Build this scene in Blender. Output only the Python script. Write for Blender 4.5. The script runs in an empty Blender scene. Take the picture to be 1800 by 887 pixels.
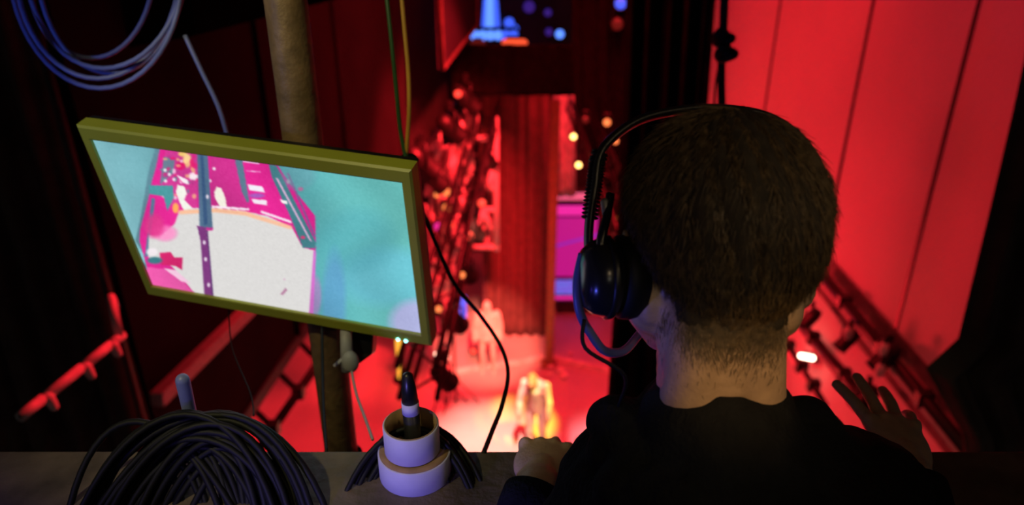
import bpy, bmesh, math, random
import numpy as np
from mathutils import Vector, Matrix
from mathutils.bvhtree import BVHTree
random.seed(7); rng = np.random.default_rng(7)
C = bpy.context.scene.collection
S = bpy.context.scene
rad = math.radians

# ------------------------------------------------------------------ camera
FPX = 1350.0; PITCH = rad(26.0); CAM = Vector((0, 0, 9.3))
FW = Vector((0, math.cos(PITCH), -math.sin(PITCH))); UP = Vector((0, math.sin(PITCH), math.cos(PITCH))); RT = Vector((1, 0, 0))
cd = bpy.data.cameras.new('camera'); cam = bpy.data.objects.new('camera', cd); C.objects.link(cam)
cam.location = CAM; cam.rotation_euler = (math.pi / 2 - PITCH, 0, 0)
cd.sensor_width = 36; cd.lens = 36 * FPX / 1800; cd.clip_start = 0.02; cd.clip_end = 200
cd.dof.use_dof = True; cd.dof.focus_distance = 0.82; cd.dof.aperture_fstop = 4.0
S.camera = cam
# ------------------------------------------------------------------ world, exposure
w = bpy.data.worlds.new('world'); S.world = w; w.use_nodes = True
w.node_tree.nodes['Background'].inputs[0].default_value = (1.0, 0.82, 0.78, 1)
w.node_tree.nodes['Background'].inputs[1].default_value = 0.022
S.view_settings.view_transform = 'Standard'; S.view_settings.look = 'None'
S.view_settings.gamma = 1; S.view_settings.use_curve_mapping = False; S.view_settings.exposure = 0.0

def ray(px, py):
    return RT * ((px - 900) / FPX) - UP * ((py - 443.5) / FPX) + FW
def P(px, py, d): return CAM + ray(px, py) * d
def onZ(px, py, z):
    r = ray(px, py); return CAM + r * ((z - CAM.z) / r.z)
def onY(px, py, y):
    r = ray(px, py); return CAM + r * (y / r.y)
def onPl(px, py, p0, n):
    r = ray(px, py); return CAM + r * ((p0 - CAM).dot(n) / r.dot(n))

def light(kind, name, loc, target, energy, col, **kw):
    l = bpy.data.lights.new(name, kind); o = bpy.data.objects.new(name, l); C.objects.link(o)
    l.energy = energy; l.color = col; o.location = loc
    for k, v in kw.items(): setattr(l, k, v)
    if target is not None: o.rotation_euler = (Vector(target) - Vector(loc)).to_track_quat('-Z', 'Y').to_euler()
    return o
RED = (1, 0.016, 0.026)
# overhead red stage wash, red washes on the side wall and back cloths, plus added red fills
light('AREA', 'stage_wash', (-0.3, 9.2, 11.0), (-0.4, 10.4, 0), 950, RED, shape='RECTANGLE', size=6, size_y=5, spread=rad(80))
light('SPOT', 'red_side_wash', (-2.0, 8.5, 9.6), (3.6, 11.0, 6.2), 330, (1, 0.018, 0.030), spot_size=rad(80), spot_blend=0.8, shadow_soft_size=0.5)
light('SPOT', 'red_side_wash_low', (0.6, 9.5, 3.6), (3.6, 5.6, 5.0), 800, RED, spot_size=rad(80), spot_blend=0.9, shadow_soft_size=0.4)
light('SPOT', 'red_side_fill_near', (-1.2, 4.6, 10.6), (3.5, 7.0, 6.5), 560, (1, 0.018, 0.030), spot_size=rad(70), spot_blend=0.8, shadow_soft_size=0.4)  # extra spot added to spread red over the right wall
light('SPOT', 'red_left_fill', (0.6, 6.8, 9.4), (-2.3, 4.3, 6.2), 200, (1, 0.02, 0.03), spot_size=rad(30), spot_blend=0.8, shadow_soft_size=0.1)  # added to brighten the lower left wall and its ledge
light('SPOT', 'red_floor_fill', (0.9, 9.0, 8.9), (-4.3, 12.0, 0), 3200, RED, spot_size=rad(50), spot_blend=0.8, shadow_soft_size=0.2)  # added to brighten the floor on the left
light('SPOT', 'red_drape_fill', (1.6, 13.0, 8.6), (1.25, 15.6, 4.6), 1700, (1, 0.02, 0.03), spot_size=rad(40), spot_blend=0.7, shadow_soft_size=0.1)  # added to brighten the narrow curtain strip
light('SPOT', 'red_scenery_wash', (0.9, 8.2, 10.2), (-1.5, 13.2, 3.6), 13500, (1, 0.022, 0.026), spot_size=rad(34), spot_blend=0.6, shadow_soft_size=0.2)
# white follow spots making the two pale pools on the floor, warm spot on the bowed performer
light('SPOT', 'follow_spot_left', (0.7, 7.0, 10.8), onZ(855, 775, 0), 15000, (1, 0.62, 0.46), spot_size=rad(13), spot_blend=1.0, shadow_soft_size=0.1)
light('SPOT', 'follow_spot_right', (2.2, 7.0, 10.8), onZ(1085, 800, 0), 13000, (1, 0.40, 0.42), spot_size=rad(13), spot_blend=1.0, shadow_soft_size=0.1)
light('SPOT', 'amber_spot', (1.9, 8.8, 6.4), onZ(940, 770, 0) + Vector((0, 0, 1.1)), 6500, (1, 0.85, 0.07), spot_size=rad(13), spot_blend=0.6, shadow_soft_size=0.05)
light('SPOT', 'pink_spot', (0.4, 5.2, 8.75), onZ(858, 645, 0) + Vector((0, 0, 0.8)), 17000, (1, 0.20, 0.12), spot_size=rad(13), spot_blend=0.6, shadow_soft_size=0.05)
# gallery work lights: warm lamp behind the operator, blue lamp low on the left, plus added fill spots
light('SPOT', 'warm_work_lamp', (0.0, -0.55, 9.9), P(1260, 520, 0.75), 3.0, (1, 0.72, 0.42), spot_size=rad(75), spot_blend=0.9, shadow_soft_size=0.05)
light('SPOT', 'hair_fill_spot', (0.50, 0.12, 9.48), P(1350, 440, .62), 2.3, (1, 0.74, 0.42), spot_size=rad(38), spot_blend=0.9, shadow_soft_size=0.02)  # added unseen spot to brighten the hair
light('SPOT', 'grey_nape_fill', (0.02, -0.25, 9.35), P(1215, 660, 0.64), 2.6, (0.95, 0.85, 0.66), spot_size=rad(16), spot_blend=1.0, shadow_soft_size=0.02)  # added spot giving the left nape its grey light
light('SPOT', 'neck_task_lamp', (0.22, -0.10, 9.25), P(1300, 650, 0.64), 6.0, (1, 0.55, 0.16), spot_size=rad(14), spot_blend=1.0, shadow_soft_size=0.01)
light('SPOT', 'bezel_fill_spot', (-0.75, 0.10, 9.85), P(500, 350, 1.14), 25.0, (1, 0.88, 0.42), spot_size=rad(44), spot_blend=0.45, shadow_soft_size=0.03)  # added unseen spot to brighten the bezel
light('SPOT', 'blue_desk_lamp', (-0.40, 0.16, 8.72), (-0.15, .74, 8.66), 9.0, (0.26, 0.20, 1.0), spot_size=rad(52), spot_blend=0.8, shadow_soft_size=0.03)
light('SPOT', 'blue_boom_fill', (-0.45, 0.25, 8.80), P(1050, 570, 0.68), 4.5, (0.10, 0.12, 1.0), spot_size=rad(18), spot_blend=0.7, shadow_soft_size=0.01)  # second blue spot, added to light the boom
light('POINT', 'violet_desk_lamp', (-0.62, 0.50, 8.74), None, 0.35, (0.12, 0.05, 1.0), shadow_soft_size=0.02)
light('SPOT', 'blue_side_lamp', (-1.25, 0.35, 9.2), P(160, 60, 1.3), 9.0, (0.14, 0.25, 1.0), spot_size=rad(60), spot_blend=0.8, shadow_soft_size=0.03)

# ------------------------------------------------------------------ materials
def mat(name, col, rough=0.6, metal=0.0, emit=None, es=1.0, noise=0.0, nscale=20, bump=0.0, bscale=80, sheen=0.0, spec=0.5):
    m = bpy.data.materials.new(name); m.use_nodes = True; nt = m.node_tree; b = nt.nodes['Principled BSDF']
    b.inputs['Base Color'].default_value = (*col, 1); b.inputs['Roughness'].default_value = rough
    b.inputs['Metallic'].default_value = metal; b.inputs['Specular IOR Level'].default_value = spec
    if sheen: b.inputs['Sheen Weight'].default_value = sheen
    if emit: b.inputs['Emission Color'].default_value = (*emit, 1); b.inputs['Emission Strength'].default_value = es
    tc = nt.nodes.new('ShaderNodeTexCoord')
    n = nt.nodes.new('ShaderNodeTexNoise'); n.inputs['Scale'].default_value = nscale; n.inputs['Detail'].default_value = 5
    nt.links.new(tc.outputs['Object'], n.inputs['Vector'])
    if noise:
        r = nt.nodes.new('ShaderNodeMapRange'); r.inputs['From Min'].default_value = 0.3; r.inputs['From Max'].default_value = 0.7
        r.inputs['To Min'].default_value = 1 - noise; r.inputs['To Max'].default_value = 1 + noise
        mx = nt.nodes.new('ShaderNodeVectorMath'); mx.operation = 'SCALE'; mx.inputs[0].default_value = col
        nt.links.new(n.outputs['Fac'], r.inputs['Value']); nt.links.new(r.outputs[0], mx.inputs['Scale'])
        nt.links.new(mx.outputs[0], b.inputs['Base Color'])
    if bump:
        n2 = nt.nodes.new('ShaderNodeTexNoise'); n2.inputs['Scale'].default_value = bscale; n2.inputs['Detail'].default_value = 4
        nt.links.new(tc.outputs['Object'], n2.inputs['Vector'])
        bp = nt.nodes.new('ShaderNodeBump'); bp.inputs['Strength'].default_value = bump; bp.inputs['Distance'].default_value = 0.01
        nt.links.new(n2.outputs['Fac'], bp.inputs['Height']); nt.links.new(bp.outputs[0], b.inputs['Normal'])
    return m
def emat(name, col, s=1.0): return mat(name, (0.02, 0.02, 0.02), 0.4, emit=col, es=s)
def lin(r, g, b):
    f = lambda c: (c / 255 / 12.92) if c / 255 <= 0.04045 else ((c / 255 + 0.055) / 1.055) ** 2.4
    return (f(r), f(g), f(b))

M = {
 'floor': mat('stage_floor_paint', (0.42, 0.42, 0.42), 0.45, noise=0.12, nscale=1.2),
 'rwall': None,
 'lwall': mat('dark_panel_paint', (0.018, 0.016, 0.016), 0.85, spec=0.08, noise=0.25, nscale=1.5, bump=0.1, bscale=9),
 'back': mat('dark_back_paint', (0.03, 0.025, 0.025), 0.8, noise=0.3, nscale=2),
 'black_cloth': mat('black_velvet', (0.007, 0.006, 0.006), 0.95, noise=0.4, nscale=8, spec=0.1),
 'brown_cloth': mat('dark_brown_cloth', (0.085, 0.060, 0.052), 0.95, noise=0.3, nscale=6, spec=0.1),
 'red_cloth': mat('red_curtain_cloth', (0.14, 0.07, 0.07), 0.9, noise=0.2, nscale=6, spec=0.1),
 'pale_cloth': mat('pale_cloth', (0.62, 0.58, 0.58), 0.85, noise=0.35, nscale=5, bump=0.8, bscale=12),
 'black_metal': mat('black_metal', (0.012, 0.012, 0.013), 0.45, 0.3, noise=0.3),
 'dark_metal': mat('dark_metal', (0.05, 0.045, 0.045), 0.5, 0.3, noise=0.3),
 'fascia': mat('dark_fascia_paint', (0.10, 0.085, 0.085), 0.8, noise=0.4, nscale=14, bump=0.2, bscale=30),
 'pale_pipe': mat('pale_painted_pipe', (0.6, 0.6, 0.6), 0.5, noise=0.15),
 'grey_metal': mat('grey_metal', (0.35, 0.36, 0.36), 0.4, 0.4, noise=0.2),
 'brown_pipe': mat('brown_painted_steel', (0.24, 0.155, 0.075), 0.5, 0.2, noise=0.35, nscale=30, bump=0.15, bscale=120),
 'wood': mat('worn_dark_wood', (0.11, 0.08, 0.058), 0.65, noise=0.5, nscale=14, bump=0.35, bscale=60),
 'bezel': mat('olive_lit_bezel', (0.30, 0.33, 0.035), 0.45, noise=0.08, nscale=12),  # yellow-green light on the bezel is put into its colour
 'black_plastic': mat('black_plastic', (0.010, 0.010, 0.012), 0.35, noise=0.2),
 'gloss_plastic': mat('glossy_black_plastic', (0.012, 0.013, 0.018), 0.22, noise=0.1),
 'rubber': mat('black_rubber', (0.0045, 0.005, 0.005), 0.6, noise=0.3, spec=0.3),
 'blue_cable': mat('blue_cable_rubber', (0.20, 0.24, 0.55), 0.4, noise=0.15),
 'yellow_cable': mat('yellow_cable_rubber', (0.62, 0.33, 0.05), 0.45, noise=0.15),
 'green_cable': mat('green_cable_rubber', (0.03, 0.10, 0.03), 0.45, noise=0.15),
 'boom': mat('grey_plastic_blue_lit', (0.14, 0.16, 0.36), 0.35, noise=0.1),  # grey boom; the blue light on it is put into its colour
 'grey_plastic': mat('grey_plastic', (0.35, 0.35, 0.37), 0.5, noise=0.1),
 'tape': mat('white_tape_blue_lit', (0.56, 0.56, 0.74), 0.6, noise=0.06, nscale=30),  # white tape; cast of the blue light is put into its colour
 'card': mat('brown_cardboard', (0.33, 0.20, 0.09), 0.8, noise=0.2, nscale=60),
 'skin': mat('skin', (0.50, 0.33, 0.215), 0.5, noise=0.12, nscale=60, bump=0.12, bscale=300),
 'hair': mat('brown_hair', (0.028, 0.019, 0.011), 0.85, noise=0.45, nscale=90),
 'hair_strand': mat('brown_hair_strand', (0.13, 0.085, 0.040), 0.4, noise=0.6, nscale=140),
 'hoodie': mat('black_hoodie_cotton', (0.011, 0.011, 0.012), 0.92, noise=0.3, nscale=40, bump=0.4, bscale=220, spec=0.15),
 'jeans': mat('dark_denim', (0.02, 0.025, 0.04), 0.9, noise=0.3),
 'shoe': mat('dark_shoe', (0.02, 0.02, 0.02), 0.6),
 'white_eye': mat('eye_white', (0.7, 0.68, 0.65), 0.3),
 'costume': mat('pale_costume', (0.70, 0.62, 0.58), 0.8, noise=0.15, nscale=6, bump=0.4, bscale=14),
 'mesh_grille': mat('dark_purple_mesh', (0.014, 0.010, 0.016), 0.85, noise=0.5, nscale=60, spec=0.1),
 'e_warm': emat('lamp_glow_warm', (1, 0.55, 0.15), 5), 'e_red': emat('lamp_glow_red', (1, 0.05, 0.03), 2.0),
 'e_white': emat('lamp_glow_white', (1, 0.62, 0.45), 9), 'e_blue': emat('lamp_glow_blue', (0.05, 0.12, 1), 1.2),
 'e_sky': emat('lamp_glow_pale_blue', (0.10, 0.25, 1), 1.6), 'e_violet': emat('lamp_glow_violet', (0.12, 0.04, 0.6), 0.3),
 'e_yellow': emat('tube_glow_yellow', (1, 0.42, 0.04), 1.5), 'e_dim': emat('lamp_glow_dim_red', (0.5, 0.03, 0.02), 0.22), 'e_pill': emat('lamp_glow_pill_red', (1, 0.09, 0.03), 1.2),
 'e_magenta': emat('screen_glow_magenta', lin(190, 22, 130)), 'e_pink': emat('screen_glow_pink', lin(240, 40, 160), 1.0),
 'e_palepink': emat('screen_glow_pale_pink', lin(245, 90, 130), 1.0), 'e_purple': emat('screen_glow_purple', lin(130, 40, 180), 1.0),
 'e_orange': emat('lamp_glow_orange', (1, 0.22, 0.06), 1.6), 'e_cyan': emat('led_glow_cyan', (0.3, 1, 1), 3),
}
def wall_mat():
    m = bpy.data.materials.new('panelled_side_wall'); m.use_nodes = True; nt = m.node_tree; b = nt.nodes['Principled BSDF']
    b.inputs['Roughness'].default_value = 0.8; b.inputs['Specular IOR Level'].default_value = 0.2
    n = nt.nodes.new('ShaderNodeTexNoise'); n.inputs['Scale'].default_value = 0.8; n.inputs['Detail'].default_value = 6
    r = nt.nodes.new('ShaderNodeMapRange'); r.inputs['To Min'].default_value = 0.47; r.inputs['To Max'].default_value = 0.63
    tc = nt.nodes.new('ShaderNodeTexCoord')
    nt.links.new(tc.outputs['Object'], n.inputs['Vector']); nt.links.new(n.outputs['Fac'], r.inputs['Value'])
    nt.links.new(r.outputs[0], b.inputs['Base Color'])
    return m
M['rwall'] = wall_mat()
def grid_mat():   # blue LED wall tile with a fine grid
    m = bpy.data.materials.new('blue_led_grid'); m.use_nodes = True; nt = m.node_tree; b = nt.nodes['Principled BSDF']
    b.inputs['Base Color'].default_value = (0.02, 0.02, 0.02, 1)
    br = nt.nodes.new('ShaderNodeTexBrick'); br.offset = 0; br.inputs['Scale'].default_value = 1
    br.inputs['Brick Width'].default_value = 0.12; br.inputs['Row Height'].default_value = 0.12; br.inputs['Mortar Size'].default_value = 0.012
    br.inputs['Color1'].default_value = (*lin(110, 120, 230), 1); br.inputs['Color2'].default_value = (*lin(130, 100, 225), 1); br.inputs['Mortar'].default_value = (*lin(90, 50, 190), 1)
    tc = nt.nodes.new('ShaderNodeTexCoord'); mp = nt.nodes.new('ShaderNodeMapping'); mp.inputs['Rotation'].default_value = (rad(90), 0, 0)
    nt.links.new(tc.outputs['Object'], mp.inputs['Vector']); nt.links.new(mp.outputs[0], br.inputs['Vector'])
    nt.links.new(br.outputs['Color'], b.inputs['Emission Color']); b.inputs['Emission Strength'].default_value = 1
    return m
M['led_grid'] = grid_mat()

# ------------------------------------------------------------------ mesh helpers
LAST = [None]
class MB:
    def __init__(s): s.bm = bmesh.new()
    def box(s, c, size, R=None):
        m = Matrix.Translation(Vector(c)) @ (R.to_4x4() if R else Matrix()) @ Matrix.Diagonal((*size, 1))
        bmesh.ops.create_cube(s.bm, size=1, matrix=m); return s
    def bar(s, a, b, wd, ht, up=Vector((0, 0, 1))):
        a = Vector(a); b = Vector(b); x = (b - a); L = x.length; x.normalize(); y = up.cross(x).normalized(); z = x.cross(y)
        R = Matrix((x, y, z)).transposed(); return s.box((a + b) / 2, (L, wd, ht), R)
    def tube(s, pts, r, n=10, cap=True, closed=False):
        pts = [Vector(p) for p in pts]; N = len(pts); rs = r if isinstance(r, (list, tuple)) else [r] * N
        T = []
        for i in range(N):
            a = pts[(i - 1) % N] if (closed or i > 0) else pts[i]; b = pts[(i + 1) % N] if (closed or i < N - 1) else pts[i]
            t = (b - a); T.append(t.normalized() if t.length > 1e-9 else Vector((0, 0, 1)))
        u = T[0].orthogonal().normalized(); rings = []
        for i in range(N):
            u = (u - T[i] * u.dot(T[i])).normalized(); v = T[i].cross(u)
            rings.append([s.bm.verts.new(pts[i] + (u * math.cos(2 * math.pi * k / n) + v * math.sin(2 * math.pi * k / n)) * rs[i]) for k in range(n)])
        for i in range(N - 1 + (1 if closed else 0)):
            A, B = rings[i], rings[(i + 1) % N]; off = 0
            if closed and i == N - 1:
                off = min(range(n), key=lambda o: (B[o].co - A[0].co).length)
            for k in range(n): s.bm.faces.new((A[k], A[(k + 1) % n], B[(k + 1 + off) % n], B[(k + off) % n]))
        if cap and not closed: s.bm.faces.new(rings[0][::-1]); s.bm.faces.new(rings[-1])
        return s
    def ell(s, c, r, R=None, sub=3):
        m = Matrix.Translation(Vector(c)) @ (R.to_4x4() if R else Matrix()) @ Matrix.Diagonal((*r, 1))
        bmesh.ops.create_icosphere(s.bm, subdivisions=sub, radius=1, matrix=m); return s
    def cap(s, a, b, ra, rb, n=16):          # tapered capsule
        a = Vector(a); b = Vector(b); d = b - a; L = d.length
        if L < 1e-6: return s.ell(a, (ra,) * 3)
        d.normalize(); pts = []; rs = []
        for k in range(5):
            t = math.pi / 2 * k / 4.0; pts.append(a - d * (ra * math.cos(t))); rs.append(max(ra * math.sin(t), ra * 0.02))
        for k in range(5):
            t = math.pi / 2 * k / 4.0; pts.append(b + d * (rb * math.sin(t))); rs.append(max(rb * math.cos(t), rb * 0.02))
        return s.tube(pts, rs, n)
    def lathe(s, prof, c, axis=Vector((0, 0, 1)), n=40):      # profile (r, h); closed loop if first == last
        axis = Vector(axis).normalized(); u = axis.orthogonal().normalized(); v = axis.cross(u); c = Vector(c)
        closed = prof[0] == prof[-1]; pr = prof[:-1] if closed else prof; rings = []
        for (r, h) in pr:
            if r < 1e-6: rings.append([s.bm.verts.new(c + axis * h)])
            else: rings.append([s.bm.verts.new(c + axis * h + (u * math.cos(2 * math.pi * k / n) + v * math.sin(2 * math.pi * k / n)) * r) for k in range(n)])
        m = len(rings)
        for i in range(m if closed else m - 1):
            A, B = rings[i], rings[(i + 1) % m]
            for k in range(n):
                k2 = (k + 1) % n
                if len(A) == 1 and len(B) == 1: continue
                if len(A) == 1: s.bm.faces.new((A[0], B[k2], B[k]))
                elif len(B) == 1: s.bm.faces.new((A[k], A[k2], B[0]))
                else: s.bm.faces.new((A[k], A[k2], B[k2], B[k]))
        return s
    def grid(s, rows):
        V = [[s.bm.verts.new(p) for p in r] for r in rows]
        for i in range(len(V) - 1):
            for j in range(len(V[0]) - 1): s.bm.faces.new((V[i][j], V[i][j + 1], V[i + 1][j + 1], V[i + 1][j]))
        return s
    def prism(s, pts, off):
        off = Vector(off); A = [s.bm.verts.new(p) for p in pts]; B = [s.bm.verts.new(Vector(p) + off) for p in pts]; n = len(A)
        s.bm.faces.new(A); s.bm.faces.new(B[::-1])
        for i in range(n): s.bm.faces.new((A[i], B[i], B[(i + 1) % n], A[(i + 1) % n]))
        return s
    def build(s, name, m, parent=None, bevel=0, smooth=True, solid=0, keep=False):
        bmesh.ops.recalc_face_normals(s.bm, faces=s.bm.faces)
        me = bpy.data.meshes.new(name); s.bm.to_mesh(me); s.bm.free(); me.materials.append(m)
        if smooth: me.shade_smooth()
        o = bpy.data.objects.new(name, me); C.objects.link(o); LAST[0] = o
        if parent: o.parent = parent; o.matrix_parent_inverse = Matrix.Translation(-parent.location)
        if bevel:
            b = o.modifiers.new('bevel', 'BEVEL'); b.width = bevel; b.segments = 2; b.limit_method = 'ANGLE'
        if solid:
            b = o.modifiers.new('solid', 'SOLIDIFY'); b.thickness = solid; b.offset = 0
        if smooth and not keep and bevel:
            me.shade_flat()
        return o
def tag(o, label=None, cat=None, group=None, kind=None):
    if label: o['label'] = label
    if cat: o['category'] = cat
    if group: o['group'] = group
    if kind: o['kind'] = kind
    return o
def thing(name, loc, label, cat, group=None):
    o = bpy.data.objects.new(name, None); C.objects.link(o); o.location = loc; o.empty_display_size = 0.1
    return tag(o, label, cat, group)
def struct(o, label=None): return tag(o, label, None, None, 'structure')
def smooth_path(pts, k=8, closed=False):
    pts = [Vector(p) for p in pts]; N = len(pts); out = []
    rngN = N if closed else N - 1
    for i in range(rngN):
        g = lambda j: pts[j % N] if closed else pts[max(0, min(N - 1, j))]
        p0, p1, p2, p3 = g(i - 1), g(i), g(i + 1), g(i + 2)
        for q in range(k):
            t = q / k
            out.append(0.5 * ((2 * p1) + (-p0 + p2) * t + (2 * p0 - 5 * p1 + 4 * p2 - p3) * t * t + (-p0 + 3 * p1 - 3 * p2 + p3) * t ** 3))
    if not closed: out.append(pts[-1])
    return out
def remeshed(mb, name, voxel, m, parent=None, smooth=6, disp=None):
    me = bpy.data.meshes.new('tmp'); bmesh.ops.recalc_face_normals(mb.bm, faces=mb.bm.faces); mb.bm.to_mesh(me); mb.bm.free()
    t = bpy.data.objects.new('tmp', me); C.objects.link(t)
    r = t.modifiers.new('r', 'REMESH'); r.mode = 'VOXEL'; r.voxel_size = voxel; r.adaptivity = 0
    sm = t.modifiers.new('s', 'SMOOTH'); sm.iterations = smooth; sm.factor = 0.6
    if disp:
        tx = bpy.data.textures.new('folds', 'CLOUDS'); tx.noise_scale = disp[1]; tx.noise_depth = 2
        d = t.modifiers.new('d', 'DISPLACE'); d.texture = tx; d.strength = disp[0]; d.mid_level = 0.5
    dg = bpy.context.evaluated_depsgraph_get(); ev = t.evaluated_get(dg)
    nm = bpy.data.meshes.new_from_object(ev, depsgraph=dg); bpy.data.objects.remove(t)
    nm.name = name; nm.materials.clear(); nm.materials.append(m); nm.shade_smooth()
    o = bpy.data.objects.new(name, nm); C.objects.link(o)
    if parent: o.parent = parent; o.matrix_parent_inverse = Matrix.Translation(-parent.location)
    return o
def drape(name, rows, Y, m, label, cat, amp=0.05, wave=0.3, solid=0.01, nx=None, group=None, slope=0.0, parent=None):
    # a hanging cloth with folds: rows of (py, px_left, px_right) seen on the plane y = Y, given top to bottom
    P3 = []
    for (py, a, b) in rows: P3.append((onY(a, py, Y), onY(b, py, Y)))
    Rr = []
    K = 6
    for i in range(len(P3) - 1):
        for q in range(K): t = q / K; Rr.append((P3[i][0].lerp(P3[i + 1][0], t), P3[i][1].lerp(P3[i + 1][1], t)))
    Rr.append(P3[-1])
    wid = max((b - a).length for a, b in Rr); nx = nx or max(24, int(wid / wave * 12)); ph = random.random() * 6
    grid = []
    for i, (a, b) in enumerate(Rr):
        row = []
        for j in range(nx + 1):
            p = a.lerp(b, j / nx); xx = j / nx * wid
            p = p + Vector((0, amp * (math.sin(xx / wave * 6.28 + ph) + 0.45 * math.sin(xx / wave * 15.1 + 1.7 * ph + 0.1 * i)) + slope * xx, 0))
            row.append(p)
        grid.append(row)
    o = MB().grid(grid).build(name, m, parent, solid=solid)
    if label: tag(o, label, cat, group)
    return o

# ================================================================== SETTING
yl = rad(6.5); dL = Vector((math.sin(yl), math.cos(yl), 0)); nL = Vector((math.cos(yl), -math.sin(yl), 0)); bL = onZ(440, 710, 5.4)
yr = rad(-1.5); dR = Vector((math.sin(yr), math.cos(yr), 0)); nR = Vector((math.cos(yr), -math.sin(yr), 0)); bR = onZ(1630, 640, 5.7)
struct(MB().box((0, 9, -0.1), (14, 22, 0.2)).build('floor', M['floor'], smooth=False), 'red lit stage floor')
struct(MB().box((0, 19.2, 6), (14, 0.2, 12.4)).build('wall_back', M['back'], smooth=False), 'dark wall at the back of the stage')
struct(MB().box((0, 6, 12.6), (14, 28, 0.2)).build('ceiling', M['back'], smooth=False), 'dark ceiling above the hall')
def wall_slab(name, base, d, n, s0, s1, z0, z1, th, m):
    a = base + d * s0; b = base + d * s1; a.z = b.z = z0; c = b.copy(); c.z = z1; e = a.copy(); e.z = z1
    return struct(MB().prism([a, b, c, e], n * th).build(name, m, smooth=False))
# left: dark panelled upper wall above a black beam, open below
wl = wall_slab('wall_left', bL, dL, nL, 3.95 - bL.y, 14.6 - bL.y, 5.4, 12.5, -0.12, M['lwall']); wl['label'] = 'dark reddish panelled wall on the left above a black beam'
# right: pale panelled wall lit red, seams modelled as battens between panels
wr = wall_slab('wall_right', bR, dR, nR, 3.35 - bR.y, 13.0, 5.7, 12.5, 0.12, M['rwall']); wr['label'] = 'red lit wall of tall panels on the right'
def seam(px, py):
    p = onPl(px, py, bR, nR); p.z = 9.1
    return MB().box(p - nR * 0.004, (0.012, 0.045, 6.8))
for px, py in ((1345, 190), (1497, 200), (1672, 200)):
    struct(seam(px, py).build('trim_1', M['dark_metal'], smooth=False), 'dark vertical seam between red wall panels')
wr2 = wall_slab('wall_right_lower', bR + nR * 0.25, dR, nR, 3.35 - bR.y, 13.0, 0.0, 5.2, 0.12, M['rwall'])
# gallery: floor, parapet with a worn wooden cap
struct(MB().box((0, -0.65, 7.55), (4.4, 2.9, 0.16)).build('floor_gallery', M['wood'], smooth=False), 'gallery floor')
struct(MB().box((0, 0.755, 8.12), (4.4, 0.05, 1.0)).build('wall_front', M['black_cloth'], smooth=False), 'parapet of the gallery')
LZ = 8.62
struct(MB().box((0, 0.735, LZ - 0.02), (4.4, 0.125, 0.04)).build('trim_2', M['wood'], bevel=0.004), 'worn dark wooden cap of the parapet')
struct(MB().box((0, -2.1, 9.3), (4.6, 0.1, 3.6)).build('wall_gallery', M['back'], smooth=False), 'wall behind the gallery')

# black beam under the left wall, second rail, brackets between them
A = onZ(818, 155, 5.36); B = onZ(405, 762, 5.36)
tag(MB().bar(A, B, 0.10, 0.13).build('beam', M['black_metal'], bevel=0.01), 'long black beam along the bottom of the left wall', 'beam')
A = onZ(745, 365, 5.0); B = onZ(448, 800, 5.0)
r = thing('lighting_bar', B, 'black pipe parallel to the left beam, just below the monitor', 'pipe')
MB().tube([A, B], 0.042, 12).build('pipe', M['black_metal'], r)
for t in (0.12, 0.3, 0.47, 0.62, 0.78, 0.9):
    c = B.lerp(A, t * 0.55)
    MB().bar(c, c + Vector((-0.30, 0.05, 0.36)), 0.035, 0.05).box(c, (0.10, 0.10, 0.12)).build('bracket', M['black_metal'], r, bevel=0.004)
# red lit ledge along the left wall
A = onPl(262, 702, bL, nL) + nL * 0.05; B = onPl(430, 540, bL, nL) + nL * 0.05
tag(MB().bar(A, B, 0.09, 0.10).build('wall_ledge', M['pale_pipe'], bevel=0.01), 'thin red lit ledge running along the dark left wall', 'ledge')
# faint batten lines on left wall
for px, py in ((460, 150), (595, 150), (700, 200)):
    p = onPl(px, py, bL, nL); p.z = 8.9
    struct(MB().box(p + nL * 0.02, (0.03, 0.06, 7.0)).build('trim_3', M['lwall'], smooth=False), 'narrow batten on the dark left wall')
A = P(-60, 135, 4.2); B = P(345, 62, 4.6); Cc = P(800, -55, 5.6)
bm_ = MB(); up = Vector((0, 0, 1.0))
for a, b in ((A, B), (B, Cc)): bm_.prism([a, b, b + up, a + up], Vector((0, 0.12, 0)))
tag(bm_.build('valance', M['black_cloth'], smooth=False), 'black cloth valance across the top left above the panelled wall', 'valance')

# ------------------------------------------------------------------ curtains
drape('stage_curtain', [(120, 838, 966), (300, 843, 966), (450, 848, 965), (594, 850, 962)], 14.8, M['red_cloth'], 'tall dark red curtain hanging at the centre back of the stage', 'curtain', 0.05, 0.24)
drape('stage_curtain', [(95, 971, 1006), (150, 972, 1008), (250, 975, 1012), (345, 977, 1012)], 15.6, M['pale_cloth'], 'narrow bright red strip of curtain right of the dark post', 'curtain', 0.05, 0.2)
drape('masking_cloth', [(78, 792, 1095), (120, 792, 1095), (168, 796, 1095)], 13.6, M['black_cloth'], 'black border cloth hanging above the centre curtain', 'curtain', 0.03, 0.6)
drape('masking_cloth', [(-60, 1004, 1135), (60, 1006, 1130), (180, 1010, 1128), (330, 1062, 1120)], 12.6, M['black_cloth'], 'narrow black leg curtain right of the blue lamps', 'curtain', 0.04, 0.3)
drape('masking_cloth', [(-120, 1104, 1262), (0, 1100, 1260), (190, 1096, 1245), (560, 1078, 1226), (900, 1056, 1205)], 5.2, M['black_cloth'], 'tall black curtain between the stage and the red wall, behind the head', 'curtain', 0.04, 0.16)
drape('masking_cloth', [(-120, 1858, 2300), (130, 1800, 2250), (370, 1745, 2200), (600, 1690, 2150), (655, 1634, 2150), (700, 1660, 2120), (770, 1700, 2100), (900, 1716, 2080)], 3.0, M['brown_cloth'], 'dark brown curtain with deep folds at the right edge', 'curtain', 0.045, 0.22)
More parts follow.
